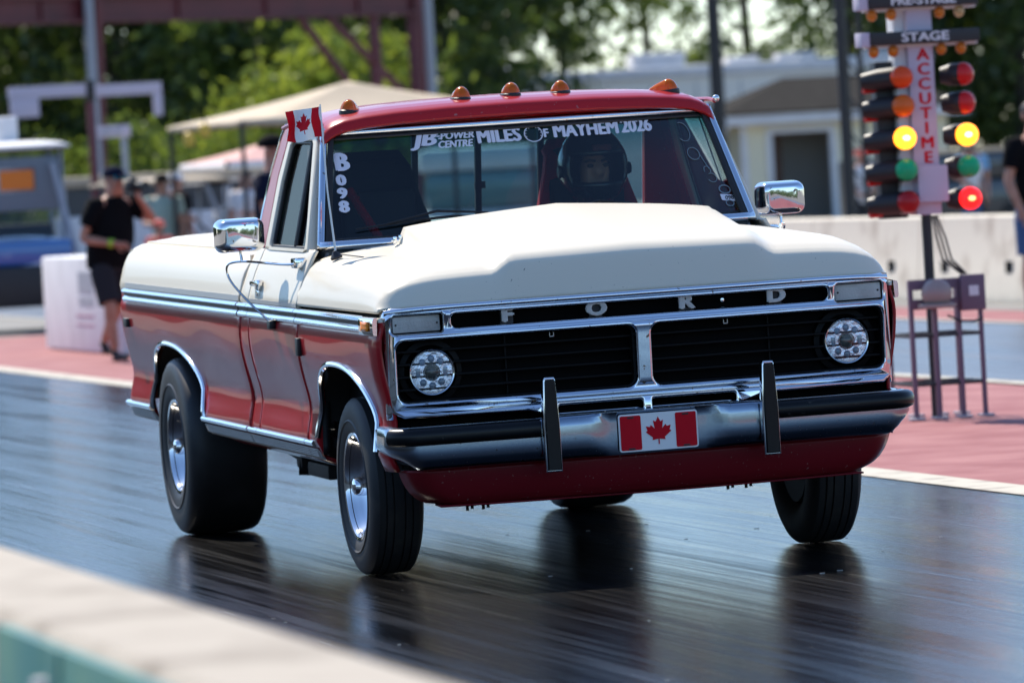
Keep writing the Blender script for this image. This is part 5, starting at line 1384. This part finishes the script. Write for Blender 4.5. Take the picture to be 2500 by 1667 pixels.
# ---- wheels (resting on the track)
def wheel(x, y, r, w, rim, s, slick):
    c = binv((x, y, r)); c.z = c.z
    mb = MB()
    h = w / 2
    if slick:
        prof = [(rim - .012, -h * .80), (rim + .004, -h * .90), (rim + .04, -h * .98), (r * .80, -h * 1.0), (r * .90, -h * .97), (r * .955, -h * .90), (r * .985, -h * .78), (r * .998, -h * .55), (r, -h * .3), (r, h * .3), (r * .998, h * .55), (r * .985, h * .78), (r * .955, h * .90), (r * .90, h * .97), (r * .80, h * 1.0), (rim + .04, h * .98), (rim + .004, h * .90), (rim - .012, h * .80)]
    else:
        prof = [(rim - .012, -h * .72), (rim + .004, -h * .84), (rim + .03, -h * .97), (r * .80, -h * 1.0), (r * .90, -h * .95), (r * .965, -h * .84)]
        tr = [-.74, -.52, -.50, -.47, -.45, -.24, -.22, -.19, -.17, .17, .19, .22, .24, .45, .47, .50, .52, .74]
        for q in tr:
            deep = any(abs(abs(q) - g) < .016 for g in (.485, .205))
            prof.append((r - (.008 if deep else 0) - .006 * q * q, q * h))
        prof += [(r * .965, h * .84), (r * .90, h * .95), (r * .80, h * 1.0), (rim + .03, h * .97), (rim + .004, h * .84), (rim - .012, h * .72)]
    wl = bpy.data.objects.new('wheel', None); col.objects.link(wl); wl.parent = T; wl.location = c; wl.empty_display_size = .1
    sq = []
    mb.lathe(prof, (0, 0, 0), (1, 0, 0), 96, cap=False)
    if slick: mb.v = [(p[0], p[1], max(p[2], -r + .0) if p[2] > -r else p[2]) for p in mb.v]
    mb.build('tyre', SLICK if slick else RUBBER, wl, ang=35, recalc=True)
    # raised ring on the sidewall
    mb = MB(); rr = rim + (r - rim) * .38
    mb.lathe([(rr - .006, s * h * .985), (rr, s * (h * 1.0 + .003)), (rr + .006, s * h * .99)], (0, 0, 0), (1, 0, 0), 72, cap=False); mb.build('sidewall_bead', SLICK if slick else RUBBER, wl)
    # rim: polished dish with stepped barrel
    o = s
    edge = h * (.86 if slick else .80)
    rp = [(rim + .010, edge - .004), (rim + .015, edge + .004), (rim + .009, edge + .011), (rim - .002, edge + .009), (rim - .008, edge + .000), (rim - .012, edge - .018), (rim - .018, edge - .026), (rim - .024, edge - .040), (rim - .034, edge - .054), (rim - .050, edge - .068), (rim - .070, edge - .080), (rim - .095, edge - .090), (.075, edge - .096), (.062, edge - .098), (.058, edge - .086), (.044, edge - .082), (.001, edge - .082)]
    mb = MB(); mb.lathe([(a, o * b) for a, b in rp], (0, 0, 0), (1, 0, 0), 72, cap=False); rim_o = mb.build('rim', CHROME2, wl, ang=30)
    mb = MB(); mb.lathe([(.040, o * (edge - .085)), (.036, o * (edge - .03)), (.035, o * (edge + .0)), (.030, o * (edge + .016)), (.018, o * (edge + .023)), (.001, o * (edge + .025))], (0, 0, 0), (1, 0, 0), 32); mb.build('centre_cap', CHROME2, rim_o)
    for k in range(5):
        a = 2 * math.pi * k / 5 + .3; q = .062
        mb = MB(); mb.lathe([(.011, o * (edge - .1)), (.011, o * (edge - .075)), (.006, o * (edge - .069)), (.0005, o * (edge - .068))], (0, q * math.cos(a), q * math.sin(a)), (1, 0, 0), 6); mb.build('lug_nut', CHROME2, rim_o)
    for k in range(10):
        a = 2 * math.pi * k / 10; q = rim - .068
        mb = MB(); mb.sphere((o * (edge - .0775), q * math.cos(a), q * math.sin(a)), (.005, .009, .009), 12, 8); mb.build('rim_hole', UNDER, rim_o)
    mb = MB(); mb.lathe([(rim - .02, -o * h * .8), (rim - .02, o * (edge - .115))], (0, 0, 0), (1, 0, 0), 40); mb.build('brake_drum', UNDER, wl)
    return wl
for s in (-1, 1):
    wheel(s * .848, .77, .334, .205, .193, s, False)
    wheel(s * .828, 4.15, .383, .345, .193, s, True)

# ---- underneath
mb = MB()
for s in (-1, 1): mb.cbox((s * .42 - .04, .05, .36), (s * .42 + .04, 5.2, .48), .01)
mb.build('frame_rails', UNDER, T)
mb = MB(); mb.box((-.85, 1.3, .47), (.85, 5.2, .49)); mb.build('floor_pan', UNDER, T)
mb = MB(); mb.tube([(-.80, 4.15, .37), (.80, 4.15, .37)], .045, 12); mb.sphere((0, 4.12, .37), (.15, .17, .14)); mb.build('rear_axle', UNDER, T)
mb = MB(); mb.tube([(-.76, .78, .33), (-.3, .8, .40), (.3, .8, .40), (.76, .78, .33)], .04, 10); mb.build('front_axle', UNDER, T)
mb = MB(); mb.cbox((-.70, 2.92, .29), (-.62, 3.02, .46), .01); mb.tube([(-.70, 2.97, .295), (-.58, 2.95, .285)], .035, 10); mb.cbox((-.69, 2.45, .265), (-.55, 2.85, .325), .012); mb.tube([(-.64, 2.9, .30), (-.60, 3.9, .35)], .022, 10); mb.cbox((-.66, 2.55, .31), (-.60, 2.65, .47), .008)
mb.build('traction_bar', UNDER, T)
mb = MB(); mb.tube([(.45, 1.2, .36), (.47, 2.4, .34), (.5, 3.5, .36)], .04, 10); mb.build('exhaust_pipe', UNDER, T)
for s, xs in ((-1, (-.66, -.60)), (1, (.33, .40))):
    mb = MB()
    for x in xs:
        mb.cbox((x - .02, .10, .292), (x + .02, .16, .35), .005); mb.tube([(x - .008, .13, .30), (x - .008, .13, .275)], .006, 6); mb.tube([(x + .010, .13, .30), (x + .010, .13, .28)], .006, 6)
    mb.build('chassis_bolt', UNDER, T)
mb = MB(); mb.cbox((-.30, .30, .33), (.30, .75, .45), .03); mb.build('oil_pan', UNDER, T)

# ================================================================== flag on the aerial (a thing of its own)
fl = thing('flag', 'small red and white maple leaf flag flying from the truck aerial', 'flag')
fl.matrix_world = truck.matrix_basis if False else Matrix.Identity(4)
def tw(p): return BROT @ (Vector(p) - PIV) + PIV + BOFF
FX0, FX1, FZ0, FZ1 = -.873, -1.0, 1.655, 1.772
def flag_pt(u, v, off=0):            # u 0 at the aerial .. 1 at the fly
    z = FZ0 + (FZ1 - FZ0) * v - .012 * u + .006 * math.sin(u * 7) * (1 - v)
    x = FX0 - .118 * u + .004 * math.sin(v * 6 + u * 5)
    y = 1.285 + .10 * u + .022 * math.sin(u * 9 + v * 2.2) * u
    y -= (FZ1 - z) * .21
    return tw((x + .01 * (FZ1 - z), y - off, z))
base = tw((FX0, 1.285, FZ0)); fl.location = base
loc = lambda p: p - base
def in_leaf(u, v):
    px, py = (.515 - u) / .27, (v - .46) / .42; c = False; j = len(LEAFOUT) - 1
    for i in range(len(LEAFOUT)):
        xi, yi = LEAFOUT[i]; xj, yj = LEAFOUT[j]
        if (yi > py) != (yj > py) and px < (xj - xi) * (py - yi) / (yj - yi) + xi: c = not c
        j = i
    return c
mb = MB(); mb.grid(lambda a, b: loc(flag_pt(a, b)), 90, 72, mif=lambda a, b: 1 if (.03 < a < .28 or a > .76 or in_leaf(a, b)) else 0)
mb.build('flag_cloth', [FLAGW, FLAGR], fl, ang=80)
# ================================================================== people
def skin(name, J, E, m, parent, sub=2, root=None):
    """J: {id: (pos, rx, ry)}; grown into one continuous surface"""
    ids = list(J); idx = {k: i for i, k in enumerate(ids)}
    me = bpy.data.meshes.new(name); me.from_pydata([J[k][0] for k in ids], [(idx[a], idx[b]) for a, b in E], []); me.update()
    o = bpy.data.objects.new(name, me); col.objects.link(o)
    o.modifiers.new('skin', 'SKIN'); sm = o.modifiers.new('sub', 'SUBSURF'); sm.levels = sub; sm.render_levels = sub
    o.modifiers['skin'].use_smooth_shade = True
    lay = me.skin_vertices[0].data
    for k in ids:
        lay[idx[k]].radius = (J[k][1], J[k][2] if len(J[k]) > 2 else J[k][1]); lay[idx[k]].use_root = (k == (root or ids[0]))
    dg = bpy.context.evaluated_depsgraph_get(); nm = bpy.data.meshes.new_from_object(o.evaluated_get(dg))
    nm.materials.clear(); nm.materials.append(m)
    bpy.data.objects.remove(o); bpy.data.meshes.remove(me)
    nm.polygons.foreach_set('use_smooth', [True] * len(nm.polygons))
    r = bpy.data.objects.new(name, nm); col.objects.link(r); r.parent = parent
    return r
V = Vector
BASE = {
 'pelvis': V((0, 0, .95)), 'waist': V((0, 0, 1.08)), 'chest': V((0, -.01, 1.28)), 'collar': V((0, 0, 1.43)), 'neck': V((0, 0, 1.50)), 'jaw': V((0, -.02, 1.57)), 'head': V((0, -.01, 1.65)), 'crown': V((0, .0, 1.73)),
 'Lsho': V((.19, 0, 1.41)), 'Lelb': V((.25, .02, 1.13)), 'Lwri': V((.26, -.06, .88)), 'Rsho': V((-.19, 0, 1.41)), 'Relb': V((-.25, .02, 1.13)), 'Rwri': V((-.26, -.06, .88)),
 'Lhip': V((.10, 0, .90)), 'Lkne': V((.11, -.01, .50)), 'Lank': V((.11, .02, .09)), 'Ltoe': V((.13, -.16, .03)), 'Rhip': V((-.10, 0, .90)), 'Rkne': V((-.11, -.01, .50)), 'Rank': V((-.11, .02, .09)), 'Rtoe': V((-.13, -.16, .03))}
RAD = {'pelvis': (.10, .085), 'waist': (.12, .10), 'chest': (.135, .10), 'collar': (.075, .07), 'neck': (.055, .058), 'jaw': (.062, .075), 'head': (.076, .092), 'crown': (.055, .065),
 'sho': (.066, .066), 'elb': (.042, .042), 'wri': (.029, .029), 'hip': (.072, .072), 'kne': (.058, .058), 'ank': (.040, .042), 'toe': (.035, .03)}
def hand(J, E, side, wri, d, palm_n):
    """five fingers rooted in a palm; d = pointing direction"""
    d = d.normalized(); n = palm_n.normalized(); sd = d.cross(n).normalized()
    pm = wri + d * .055; J[side + 'palm'] = (pm, .026, .030); E.append((side + 'wri', side + 'palm'))
    for k, (off, L) in enumerate(((-.027, .062), (-.009, .074), (.009, .070), (.026, .054))):
        b = pm + d * .03 + sd * off; c = b + d * L * .5 - n * .008; e = c + (d * .7 - n * .6).normalized() * L * .55
        J[side + 'f%da' % k] = (b, .0095); J[side + 'f%db' % k] = (c, .0085); J[side + 'f%dc' % k] = (e, .007)
        E += [(side + 'palm', side + 'f%da' % k), (side + 'f%da' % k, side + 'f%db' % k), (side + 'f%db' % k, side + 'f%dc' % k)]
    b = wri + d * .03 - sd * .03; c = b + (d * .6 - sd * .8 - n * .3).normalized() * .035; e = c + (d - n * .3).normalized() * .03
    J[side + 'tha'] = (b, .012); J[side + 'thb'] = (c, .010); J[side + 'thc'] = (e, .008)
    E += [(side + 'wri', side + 'tha'), (side + 'tha', side + 'thb'), (side + 'thb', side + 'thc')]
def person(label, loc, rz=0, scale=1.0, pose=None, top=BLKCLOTH, bottom=GREYCLOTH, shorts=True, sleeves=True, cap=None, glasses=None, build=1.0, shoes=SHOE, hairm=HAIR, belly=0.0, brim=True, group=None):
    t = thing('person', label, 'person', loc, rz, group); t.scale = (scale,) * 3
    P = {k: v.copy() for k, v in BASE.items()}
    if pose:
        for k, v in pose.items(): P[k] = V(v)
    J = {}; E = []
    for k in ('pelvis', 'waist', 'chest', 'collar', 'neck', 'jaw', 'head', 'crown'):
        J[k] = (P[k], RAD[k][0], RAD[k][1])
    J['nose'] = (P['head'] + V((0, -.105, -.02)), .014, .014); E.append(('head', 'nose'))
    E += [('pelvis', 'waist'), ('waist', 'chest'), ('chest', 'collar'), ('collar', 'neck'), ('neck', 'jaw'), ('jaw', 'head'), ('head', 'crown')]
    for s in 'LR':
        J[s + 'sho'] = (P[s + 'sho'], *RAD['sho']); J[s + 'elb'] = (P[s + 'elb'], *RAD['elb']); J[s + 'wri'] = (P[s + 'wri'], *RAD['wri'])
        J[s + 'uarm'] = ((P[s + 'sho'] * .55 + P[s + 'elb'] * .45), .052, .052); J[s + 'farm'] = ((P[s + 'elb'] * .65 + P[s + 'wri'] * .35), .043, .043); J[s + 'fwri'] = ((P[s + 'elb'] * .22 + P[s + 'wri'] * .78), .033, .033)
        J[s + 'hip'] = (P[s + 'hip'], *RAD['hip']); J[s + 'kne'] = (P[s + 'kne'], *RAD['kne']); J[s + 'ank'] = (P[s + 'ank'], *RAD['ank'])
        J[s + 'thi'] = (P[s + 'hip'] * .5 + P[s + 'kne'] * .5, .076, .076); J[s + 'cal'] = (P[s + 'kne'] * .68 + P[s + 'ank'] * .32 + V((0, .015, 0)), .058, .06)
        E += [('collar', s + 'sho'), (s + 'sho', s + 'uarm'), (s + 'uarm', s + 'elb'), (s + 'elb', s + 'farm'), (s + 'farm', s + 'fwri'), (s + 'fwri', s + 'wri'), ('pelvis', s + 'hip'), (s + 'hip', s + 'thi'), (s + 'thi', s + 'kne'), (s + 'kne', s + 'cal'), (s + 'cal', s + 'ank')]
        d = P[s + 'wri'] - P[s + 'elb']
        hand(J, E, s, P[s + 'wri'], d, V((-.7 if s == 'L' else .7, .2, .3)))
    body = skin('body', J, E, SKIN, t, root='pelvis')
    # shirt: a lofted trunk with short sleeves
    bw = build; up = P['collar'] - P['pelvis']
    def loft(mb, rings, seg=28):
        vs = []
        for c, rx, ry in rings:
            for k in range(seg):
                a = 2 * math.pi * k / seg; fold = 1 + .018 * math.sin(5 * a + c.z * 30) + .012 * math.sin(9 * a - c.z * 47)
                vs.append(c + V((rx * math.cos(a) * fold, ry * math.sin(a) * fold, 0)))
        n = len(rings); fs = [(i * seg + k, i * seg + (k + 1) % seg, (i + 1) * seg + (k + 1) % seg, (i + 1) * seg + k) for i in range(n - 1) for k in range(seg)]
        fs += [tuple(range(seg))[::-1], tuple((n - 1) * seg + k for k in range(seg))]
        mb.add(vs, fs)
    B_ = V((0, -belly * .7, 0)); mix = lambda p, q, t: P[p] * (1 - t) + P[q] * t
    mb = MB()
    loft(mb, [(P['pelvis'] + V((0, 0, -.10)), .168 * bw, .128 * bw), (P['pelvis'] + B_ * .3, .170 * bw, .130 * bw + belly * .3), (P['waist'] + B_, .166 * bw + belly * .3, .128 * bw + belly * .7), (mix('waist', 'chest', .5) + B_ * .7, .170 * bw + belly * .2, .130 * bw + belly * .4), (P['chest'], .182 * min(bw, 1.25), .132 * min(bw, 1.3)), (mix('chest', 'collar', .5), .190 * min(bw, 1.15), .120), (mix('chest', 'collar', .85), .192, .108), (P['collar'] + V((0, 0, .01)), .155, .098), (P['collar'] + V((0, 0, .045)), .100, .085), (P['neck'] + V((0, 0, -.015)), .072, .072)])
    for s in 'LR':
        q = .62 if sleeves else .3
        mb.tube([P[s + 'sho'] * .8 + P['collar'] * .2, P[s + 'sho'] + V((0, 0, .005)), P[s + 'sho'] * (1 - q * .55) + P[s + 'elb'] * q * .55, P[s + 'sho'] * (1 - q) + P[s + 'elb'] * q], [.078, .088, .080, .076], 16)
    mb.build('shirt', top, t, ang=60)
    # trousers or shorts
    mb = MB()
    loft(mb, [(P['pelvis'] + V((0, 0, -.14)), .135, .115), (P['pelvis'] + V((0, 0, -.08)), .165, .128), (P['pelvis'] + V((0, 0, .04)), .158, .120)])
    for s in 'LR':
        h0 = P[s + 'hip'] * .7 + P['pelvis'] * .3
        if shorts: mb.tube([h0, P[s + 'hip'] * .75 + P[s + 'kne'] * .25, P[s + 'hip'] * .4 + P[s + 'kne'] * .6, P[s + 'hip'] * .06 + P[s + 'kne'] * .94], [.112, .112, .104, .100], 18)
        else: mb.tube([h0, P[s + 'hip'] * .6 + P[s + 'kne'] * .4, P[s + 'kne'], J[s + 'cal'][0], P[s + 'ank'] + V((0, 0, .0))], [.112, .100, .078, .070, .064], 18)
    mb.build('shorts' if shorts else 'trousers', bottom, t, ang=60)
    for s in 'LR':
        a, b = P[s + 'ank'], P[s + 'toe']
        skin('shoe', {'h': (a + V((0, .03, -.045)), .042, .04), 'm': ((a + b) / 2 + V((0, 0, -.02)), .045, .034), 't': (b, .043, .028), 'c': (a + V((0, 0, .01)), .047, .05)}, [('h', 'm'), ('m', 't'), ('h', 'c')], shoes, t, root='h')
    h = P['head']
    if cap:
        mb = MB(); mb.sphere(h + V((0, .005, .035)), (.093, .112, .088), 22, 14, fn=lambda p: V((p.x, p.y, max(p.z, h.z + .022))))
        cp = mb.build('cap', cap, t, ang=60)
        if brim:
            mb = MB(); mb.grid(lambda u, v: (h.x + (-.075 + .15 * u) * (1 - .25 * v * v), h.y - .085 - .095 * v * (1 - .35 * (2 * u - 1) ** 2), h.z + .045 - .025 * v - .02 * (2 * u - 1) ** 2), 10, 6); mb.build('cap_brim', cap, cp, solid=.006)
    else:
        mb = MB(); mb.sphere(h + V((0, .018, .03)), (.088, .104, .088), 22, 14, fn=lambda p: V((p.x, p.y, max(p.z, h.z - .02 if p.y > h.y else h.z + .045)))); mb.build('hair', hairm, t, ang=60)
    if glasses:
        mb = MB(); mb.cbox((h.x - .072, h.y - .108, h.z - .012), (h.x + .072, h.y - .082, h.z + .028), .010); mb.build('sunglasses', glasses, t)
    for s in (-1, 1):
        mb = MB(); mb.sphere(h + V((s * .085, .012, -.01)), (.012, .022, .032), 10, 8); mb.build('ear', SKIN, t)
        if not glasses:
            mb = MB(); mb.sphere(h + V((s * .032, -.088, .008)), (.013, .008, .007), 10, 6); mb.build('eye', HAIR, t)
    mb = MB(); mb.sphere(h + V((0, -.083, -.062)), (.026, .01, .006), 10, 6); mb.build('mouth', mat('lip', (.35, .12, .10), .5) if 'lip' not in MATS else MATS['lip'], t)
    return t
TEALG = mat('teal_mirror_lens', (.01, .30, .38), .1, .6)
# the photographer, leaning forward with a raised camera
person('photographer in black shirt and charcoal shorts walking with a camera at the left', (3.50, 31.1, 0), R(28), 1.0,
       {'pelvis': (0, .05, .93), 'waist': (0, .03, 1.06), 'chest': (0, -.03, 1.25), 'collar': (0, -.06, 1.40), 'neck': (0, -.08, 1.47), 'jaw': (0, -.11, 1.53), 'head': (0, -.11, 1.61), 'crown': (0, -.10, 1.69),
        'Lsho': (.21, -.05, 1.38), 'Lelb': (.34, -.20, 1.24), 'Lwri': (.10, -.33, 1.42), 'Rsho': (-.20, -.07, 1.38), 'Relb': (-.31, .0, 1.10), 'Rwri': (-.13, -.24, 1.04),
        'Lhip': (.10, .05, .88), 'Lkne': (.14, .10, .50), 'Lank': (.16, .38, .16), 'Ltoe': (.17, .26, .06), 'Rhip': (-.10, .03, .88), 'Rkne': (-.12, -.10, .50), 'Rank': (-.06, -.06, .09), 'Rtoe': (-.07, -.24, .03)},
       BLKCLOTH, GREYCLOTH, True, True, cap=NAVY, glasses=TEALG, build=1.24, belly=.05)
mb = MB()
t = thing('handheld_camera', 'black camera held up by the photographer at the left', 'camera', (3.50, 31.1, 0), R(28))
mb.cbox((-.07, -.42, 1.49), (.07, -.34, 1.59), .012); mb.cbox((-.02, -.40, 1.58), (.03, -.35, 1.62), .008); mb.build('camera_body', DARKSTEEL, t)
mb = MB(); mb.lathe([(.040, 0), (.042, .08), (.046, .13), (.036, .13), (.001, .12)], (.0, -.42, 1.535), (0, -1, 0), 20); mb.build('lens', BLACK, t)
t = thing('wristband', 'lime green wristband on the photographer', 'wristband', (3.50, 31.1, 0), R(28))
mb = MB(); mb.lathe([(.034, -.022), (.040, -.02), (.040, .02), (.034, .022)], (-.155, -.21, 1.048), (.18, -.24, -.06), 18); mb.build('band', mat('lime_band', (.35, .55, .03), .6), t)
person('standing man in navy shirt and dark cap seen behind the truck cab', (4.20, 27.2, 0), R(60), 1.07,
       {'Relb': (-.27, -.02, 1.16), 'Rwri': (-.20, -.26, 1.08), 'Lelb': (.27, -.05, 1.14), 'Lwri': (.16, -.28, 1.06)}, NAVY, GREYCLOTH, True, True, cap=BLKCLOTH, glasses=DARKSTEEL, build=1.2, belly=.05)
person('man in black shirt and denim shorts cut by the right edge', (10.50, 26.3, 0), R(15), 1.03,
       {'Relb': (-.27, .0, 1.12), 'Rwri': (-.23, -.10, .90)}, BLKCLOTH, DENIM, True, True, cap=None, build=1.1, shoes=SHOE)
person('man in sage green shirt with tan hat beyond the photographer', (7.95, 52.5, 0), R(-30), .96,
       {'Relb': (-.26, -.05, 1.14), 'Rwri': (-.10, -.26, 1.12)}, SAGE, TAN, True, True, cap=BLKCLOTH, build=1.0)
person('child in red top and coral cap between photographer and truck bed', (6.50, 45, 0), R(20), .66, None, PINKCLOTH, WCLOTH, True, True, cap=PINKCLOTH)
person('person in white top and coral cap behind the far barrier left of the lamps', (20.0, 62, 0), R(10), .86, {'Relb': (-.30, -.02, 1.15), 'Rwri': (-.12, -.16, 1.02), 'Lelb': (.30, -.02, 1.15), 'Lwri': (.12, -.16, 1.02)}, WCLOTH, GREYCLOTH, False, True, cap=PINKCLOTH)
person('person in light blue shirt and straw hat behind the right hand lamps', (21.75, 62.2, 0), R(-20), .90, {'Relb': (-.27, -.05, 1.14), 'Rwri': (-.10, -.25, 1.15)}, LBLUE, GREYCLOTH, False, True, cap=TAN)
person('person in white shirt behind the far barrier just right of the light tree', (21.0, 60, 0), R(30), .84, {'Relb': (-.26, -.05, 1.14), 'Rwri': (-.10, -.25, 1.0)}, WCLOTH, DENIM, False, True, cap=None)

person('person in dark shirt and pale cap by the golf carts beyond the truck bed', (9.05, 57.5, 0), R(40), .98, {'Relb': (-.26, -.05, 1.14), 'Rwri': (-.10, -.26, 1.12)}, BLKCLOTH, TAN, True, True, cap=WCLOTH)
person('person in white shirt and jeans between the golf carts', (10.15, 58.2, 0), R(-35), .97, {'Lelb': (.27, -.05, 1.14), 'Lwri': (.10, -.25, 1.15)}, WCLOTH, DENIM, False, True, cap=None)

# ---- the driver, seated in the cab with a full-face helmet
d = thing('person', 'driver in black helmet behind the windshield of the pickup truck', 'person', truck.location)
d.rotation_euler = truck.rotation_euler
hx, hy, hz = .405, 2.13, 1.455
J = {'pelvis': (V((.405, 2.18, .86)), .10, .09), 'waist': (V((.405, 2.20, 1.0)), .12, .10), 'chest': (V((.405, 2.17, 1.12)), .13, .10), 'collar': (V((.405, 2.17, 1.24)), .075, .07), 'neck': (V((.405, 2.15, 1.31)), .055, .06), 'jaw': (V((.405, 2.12, 1.385)), .06, .07), 'head': (V((hx, hy, hz)), .075, .09), 'crown': (V((hx, hy + .01, 1.53)), .055, .065)}
E = [('pelvis', 'waist'), ('waist', 'chest'), ('chest', 'collar'), ('collar', 'neck'), ('neck', 'jaw'), ('jaw', 'head'), ('head', 'crown')]
for s, sg in (('L', 1), ('R', -1)):
    J[s + 'sho'] = (V((.405 + sg * .19, 2.16, 1.21)), .068, .068); J[s + 'elb'] = (V((.405 + sg * .25, 2.02, 1.0)), .044, .044); J[s + 'wri'] = (V((.405 + sg * .16, 1.88, 1.12)), .03, .03)
    J[s + 'hip'] = (V((.405 + sg * .12, 2.10, .86)), .07, .07); J[s + 'kne'] = (V((.405 + sg * .13, 1.72, .90)), .06, .06); J[s + 'ank'] = (V((.405 + sg * .12, 1.58, .58)), .045, .045)
    E += [('collar', s + 'sho'), (s + 'sho', s + 'elb'), (s + 'elb', s + 'wri'), ('pelvis', s + 'hip'), (s + 'hip', s + 'kne'), (s + 'kne', s + 'ank')]
    hand(J, E, s, J[s + 'wri'][0], V((0, -.6, .8)), V((-sg * .8, 0, .2)))
J['nose'] = (V((hx, hy - .108, hz - .018)), .013, .013); E.append(('head', 'nose'))
skin('body', J, E, SKIN, d, root='pelvis')
mb = MB(); seg = 28; vs = []
rings = [(.84, .20, .15, 2.17), (.95, .19, .14, 2.19), (1.05, .185, .135, 2.19), (1.14, .195, .135, 2.17), (1.20, .185, .12, 2.17), (1.25, .13, .095, 2.165), (1.30, .085, .085, 2.155)]
for z, rx, ry, yy in rings:
    for k in range(seg): a = 2 * math.pi * k / seg; vs.append((.405 + rx * math.cos(a), yy + ry * math.sin(a), z))
fs = [(i * seg + k, i * seg + (k + 1) % seg, (i + 1) * seg + (k + 1) % seg, (i + 1) * seg + k) for i in range(len(rings) - 1) for k in range(seg)]
mb.add(vs, fs + [tuple(range(seg))[::-1]])
for s in 'LR':
    w = J[s + 'wri'][0]; e = J[s + 'elb'][0]; sh = J[s + 'sho'][0]
    mb.tube([sh * .8 + J['collar'][0] * .2, sh, sh * .5 + e * .5, e, e * .5 + w * .5, e * .12 + w * .88], [.085, .092, .075, .066, .056, .048], 16)
    mb.tube([J[s + 'hip'][0], J[s + 'hip'][0] * .5 + J[s + 'kne'][0] * .5, J[s + 'kne'][0], J[s + 'ank'][0]], [.11, .10, .08, .06], 16)
mb.build('race_suit', SUIT, d, ang=60)
# face details
for sg in (-1, 1):
    mb = MB(); mb.sphere((hx + sg * .032, hy - .086, hz + .008), (.014, .010, .008), 12, 8); mb.build('eye', HAIR, d)
    mb = MB(); mb.tube([(hx + sg * .012, hy - .098, hz + .026), (hx + sg * .034, hy - .094, hz + .030), (hx + sg * .054, hy - .08, hz + .024)], .005, 6); mb.build('brow', HAIR, d)
mb = MB(); mb.sphere((hx, hy - .084, hz - .062), (.026, .01, .006), 12, 6); mb.build('mouth', MATS['lip'], d)
# helmet shell with an eye port
mb = MB(); vs = []; fs = []
NS, NR = 48, 30
def hp(a, ph):                 # a: azimuth, 0 = towards -Y ; ph: elevation
    ca = math.cos(ph)
    x = .142 * ca * math.sin(a); y = -.165 * ca * math.cos(a); z = .165 * math.sin(ph)
    if z < -.03:               # chin bar pushes forward and down
        k = min(1, (-z - .03) / .1); y -= .03 * k * max(0, math.cos(a)); x *= 1 - .10 * k
    return (hx + x, hy + .005 + y, hz + .0 + z)
vid = {}
for j in range(NR + 1):
    ph = R(-62) + (R(90) - R(-62)) * j / NR
    for k in range(NS):
        a = 2 * math.pi * k / NS; vid[(j, k)] = len(vs); vs.append(hp(a, ph))
for j in range(NR):
    for k in range(NS):
        a = (2 * math.pi * (k + .5) / NS + math.pi) % (2 * math.pi) - math.pi; ph = R(-62) + R(152) * (j + .5) / NR
        if abs(a) < R(58) and R(-23) < ph < R(20): continue
        fs.append((vid[(j, k)], vid[(j, (k + 1) % NS)], vid[(j + 1, (k + 1) % NS)], vid[(j + 1, k)]))
hel = mb.add(vs, fs).build('helmet', HELMET, d, ang=60, solid=.018)
mb = MB(); mb.cbox((hx - .038, hy - .166, hz + .068), (hx + .038, hy - .150, hz + .092), .004); mb.build('helmet_label', mat('helmet_label_red', (.16, .02, .02), .6), hel)
for sg in (-1, 1):
    mb = MB(); mb.lathe([(.001, .012), (.022, .010), (.026, 0)], (hx + sg * .14, hy - .02, hz - .01), (sg, 0, 0), 16); mb.build('visor_pivot', DARKSTEEL, hel)
    mb = MB(); mb.tube([(hx + sg * .10, 2.23, 1.30), (hx + sg * .10, 2.06, 1.22), (hx + sg * .08, 2.03, 1.08)], .024, 8); mb.build('harness_strap', SEATRED, d)
mb = MB(); mb.cbox((hx - .19, 2.00, 1.215), (hx - .11, 2.06, 1.262), .012); mb.build('glove_patch', FLAGW, d)
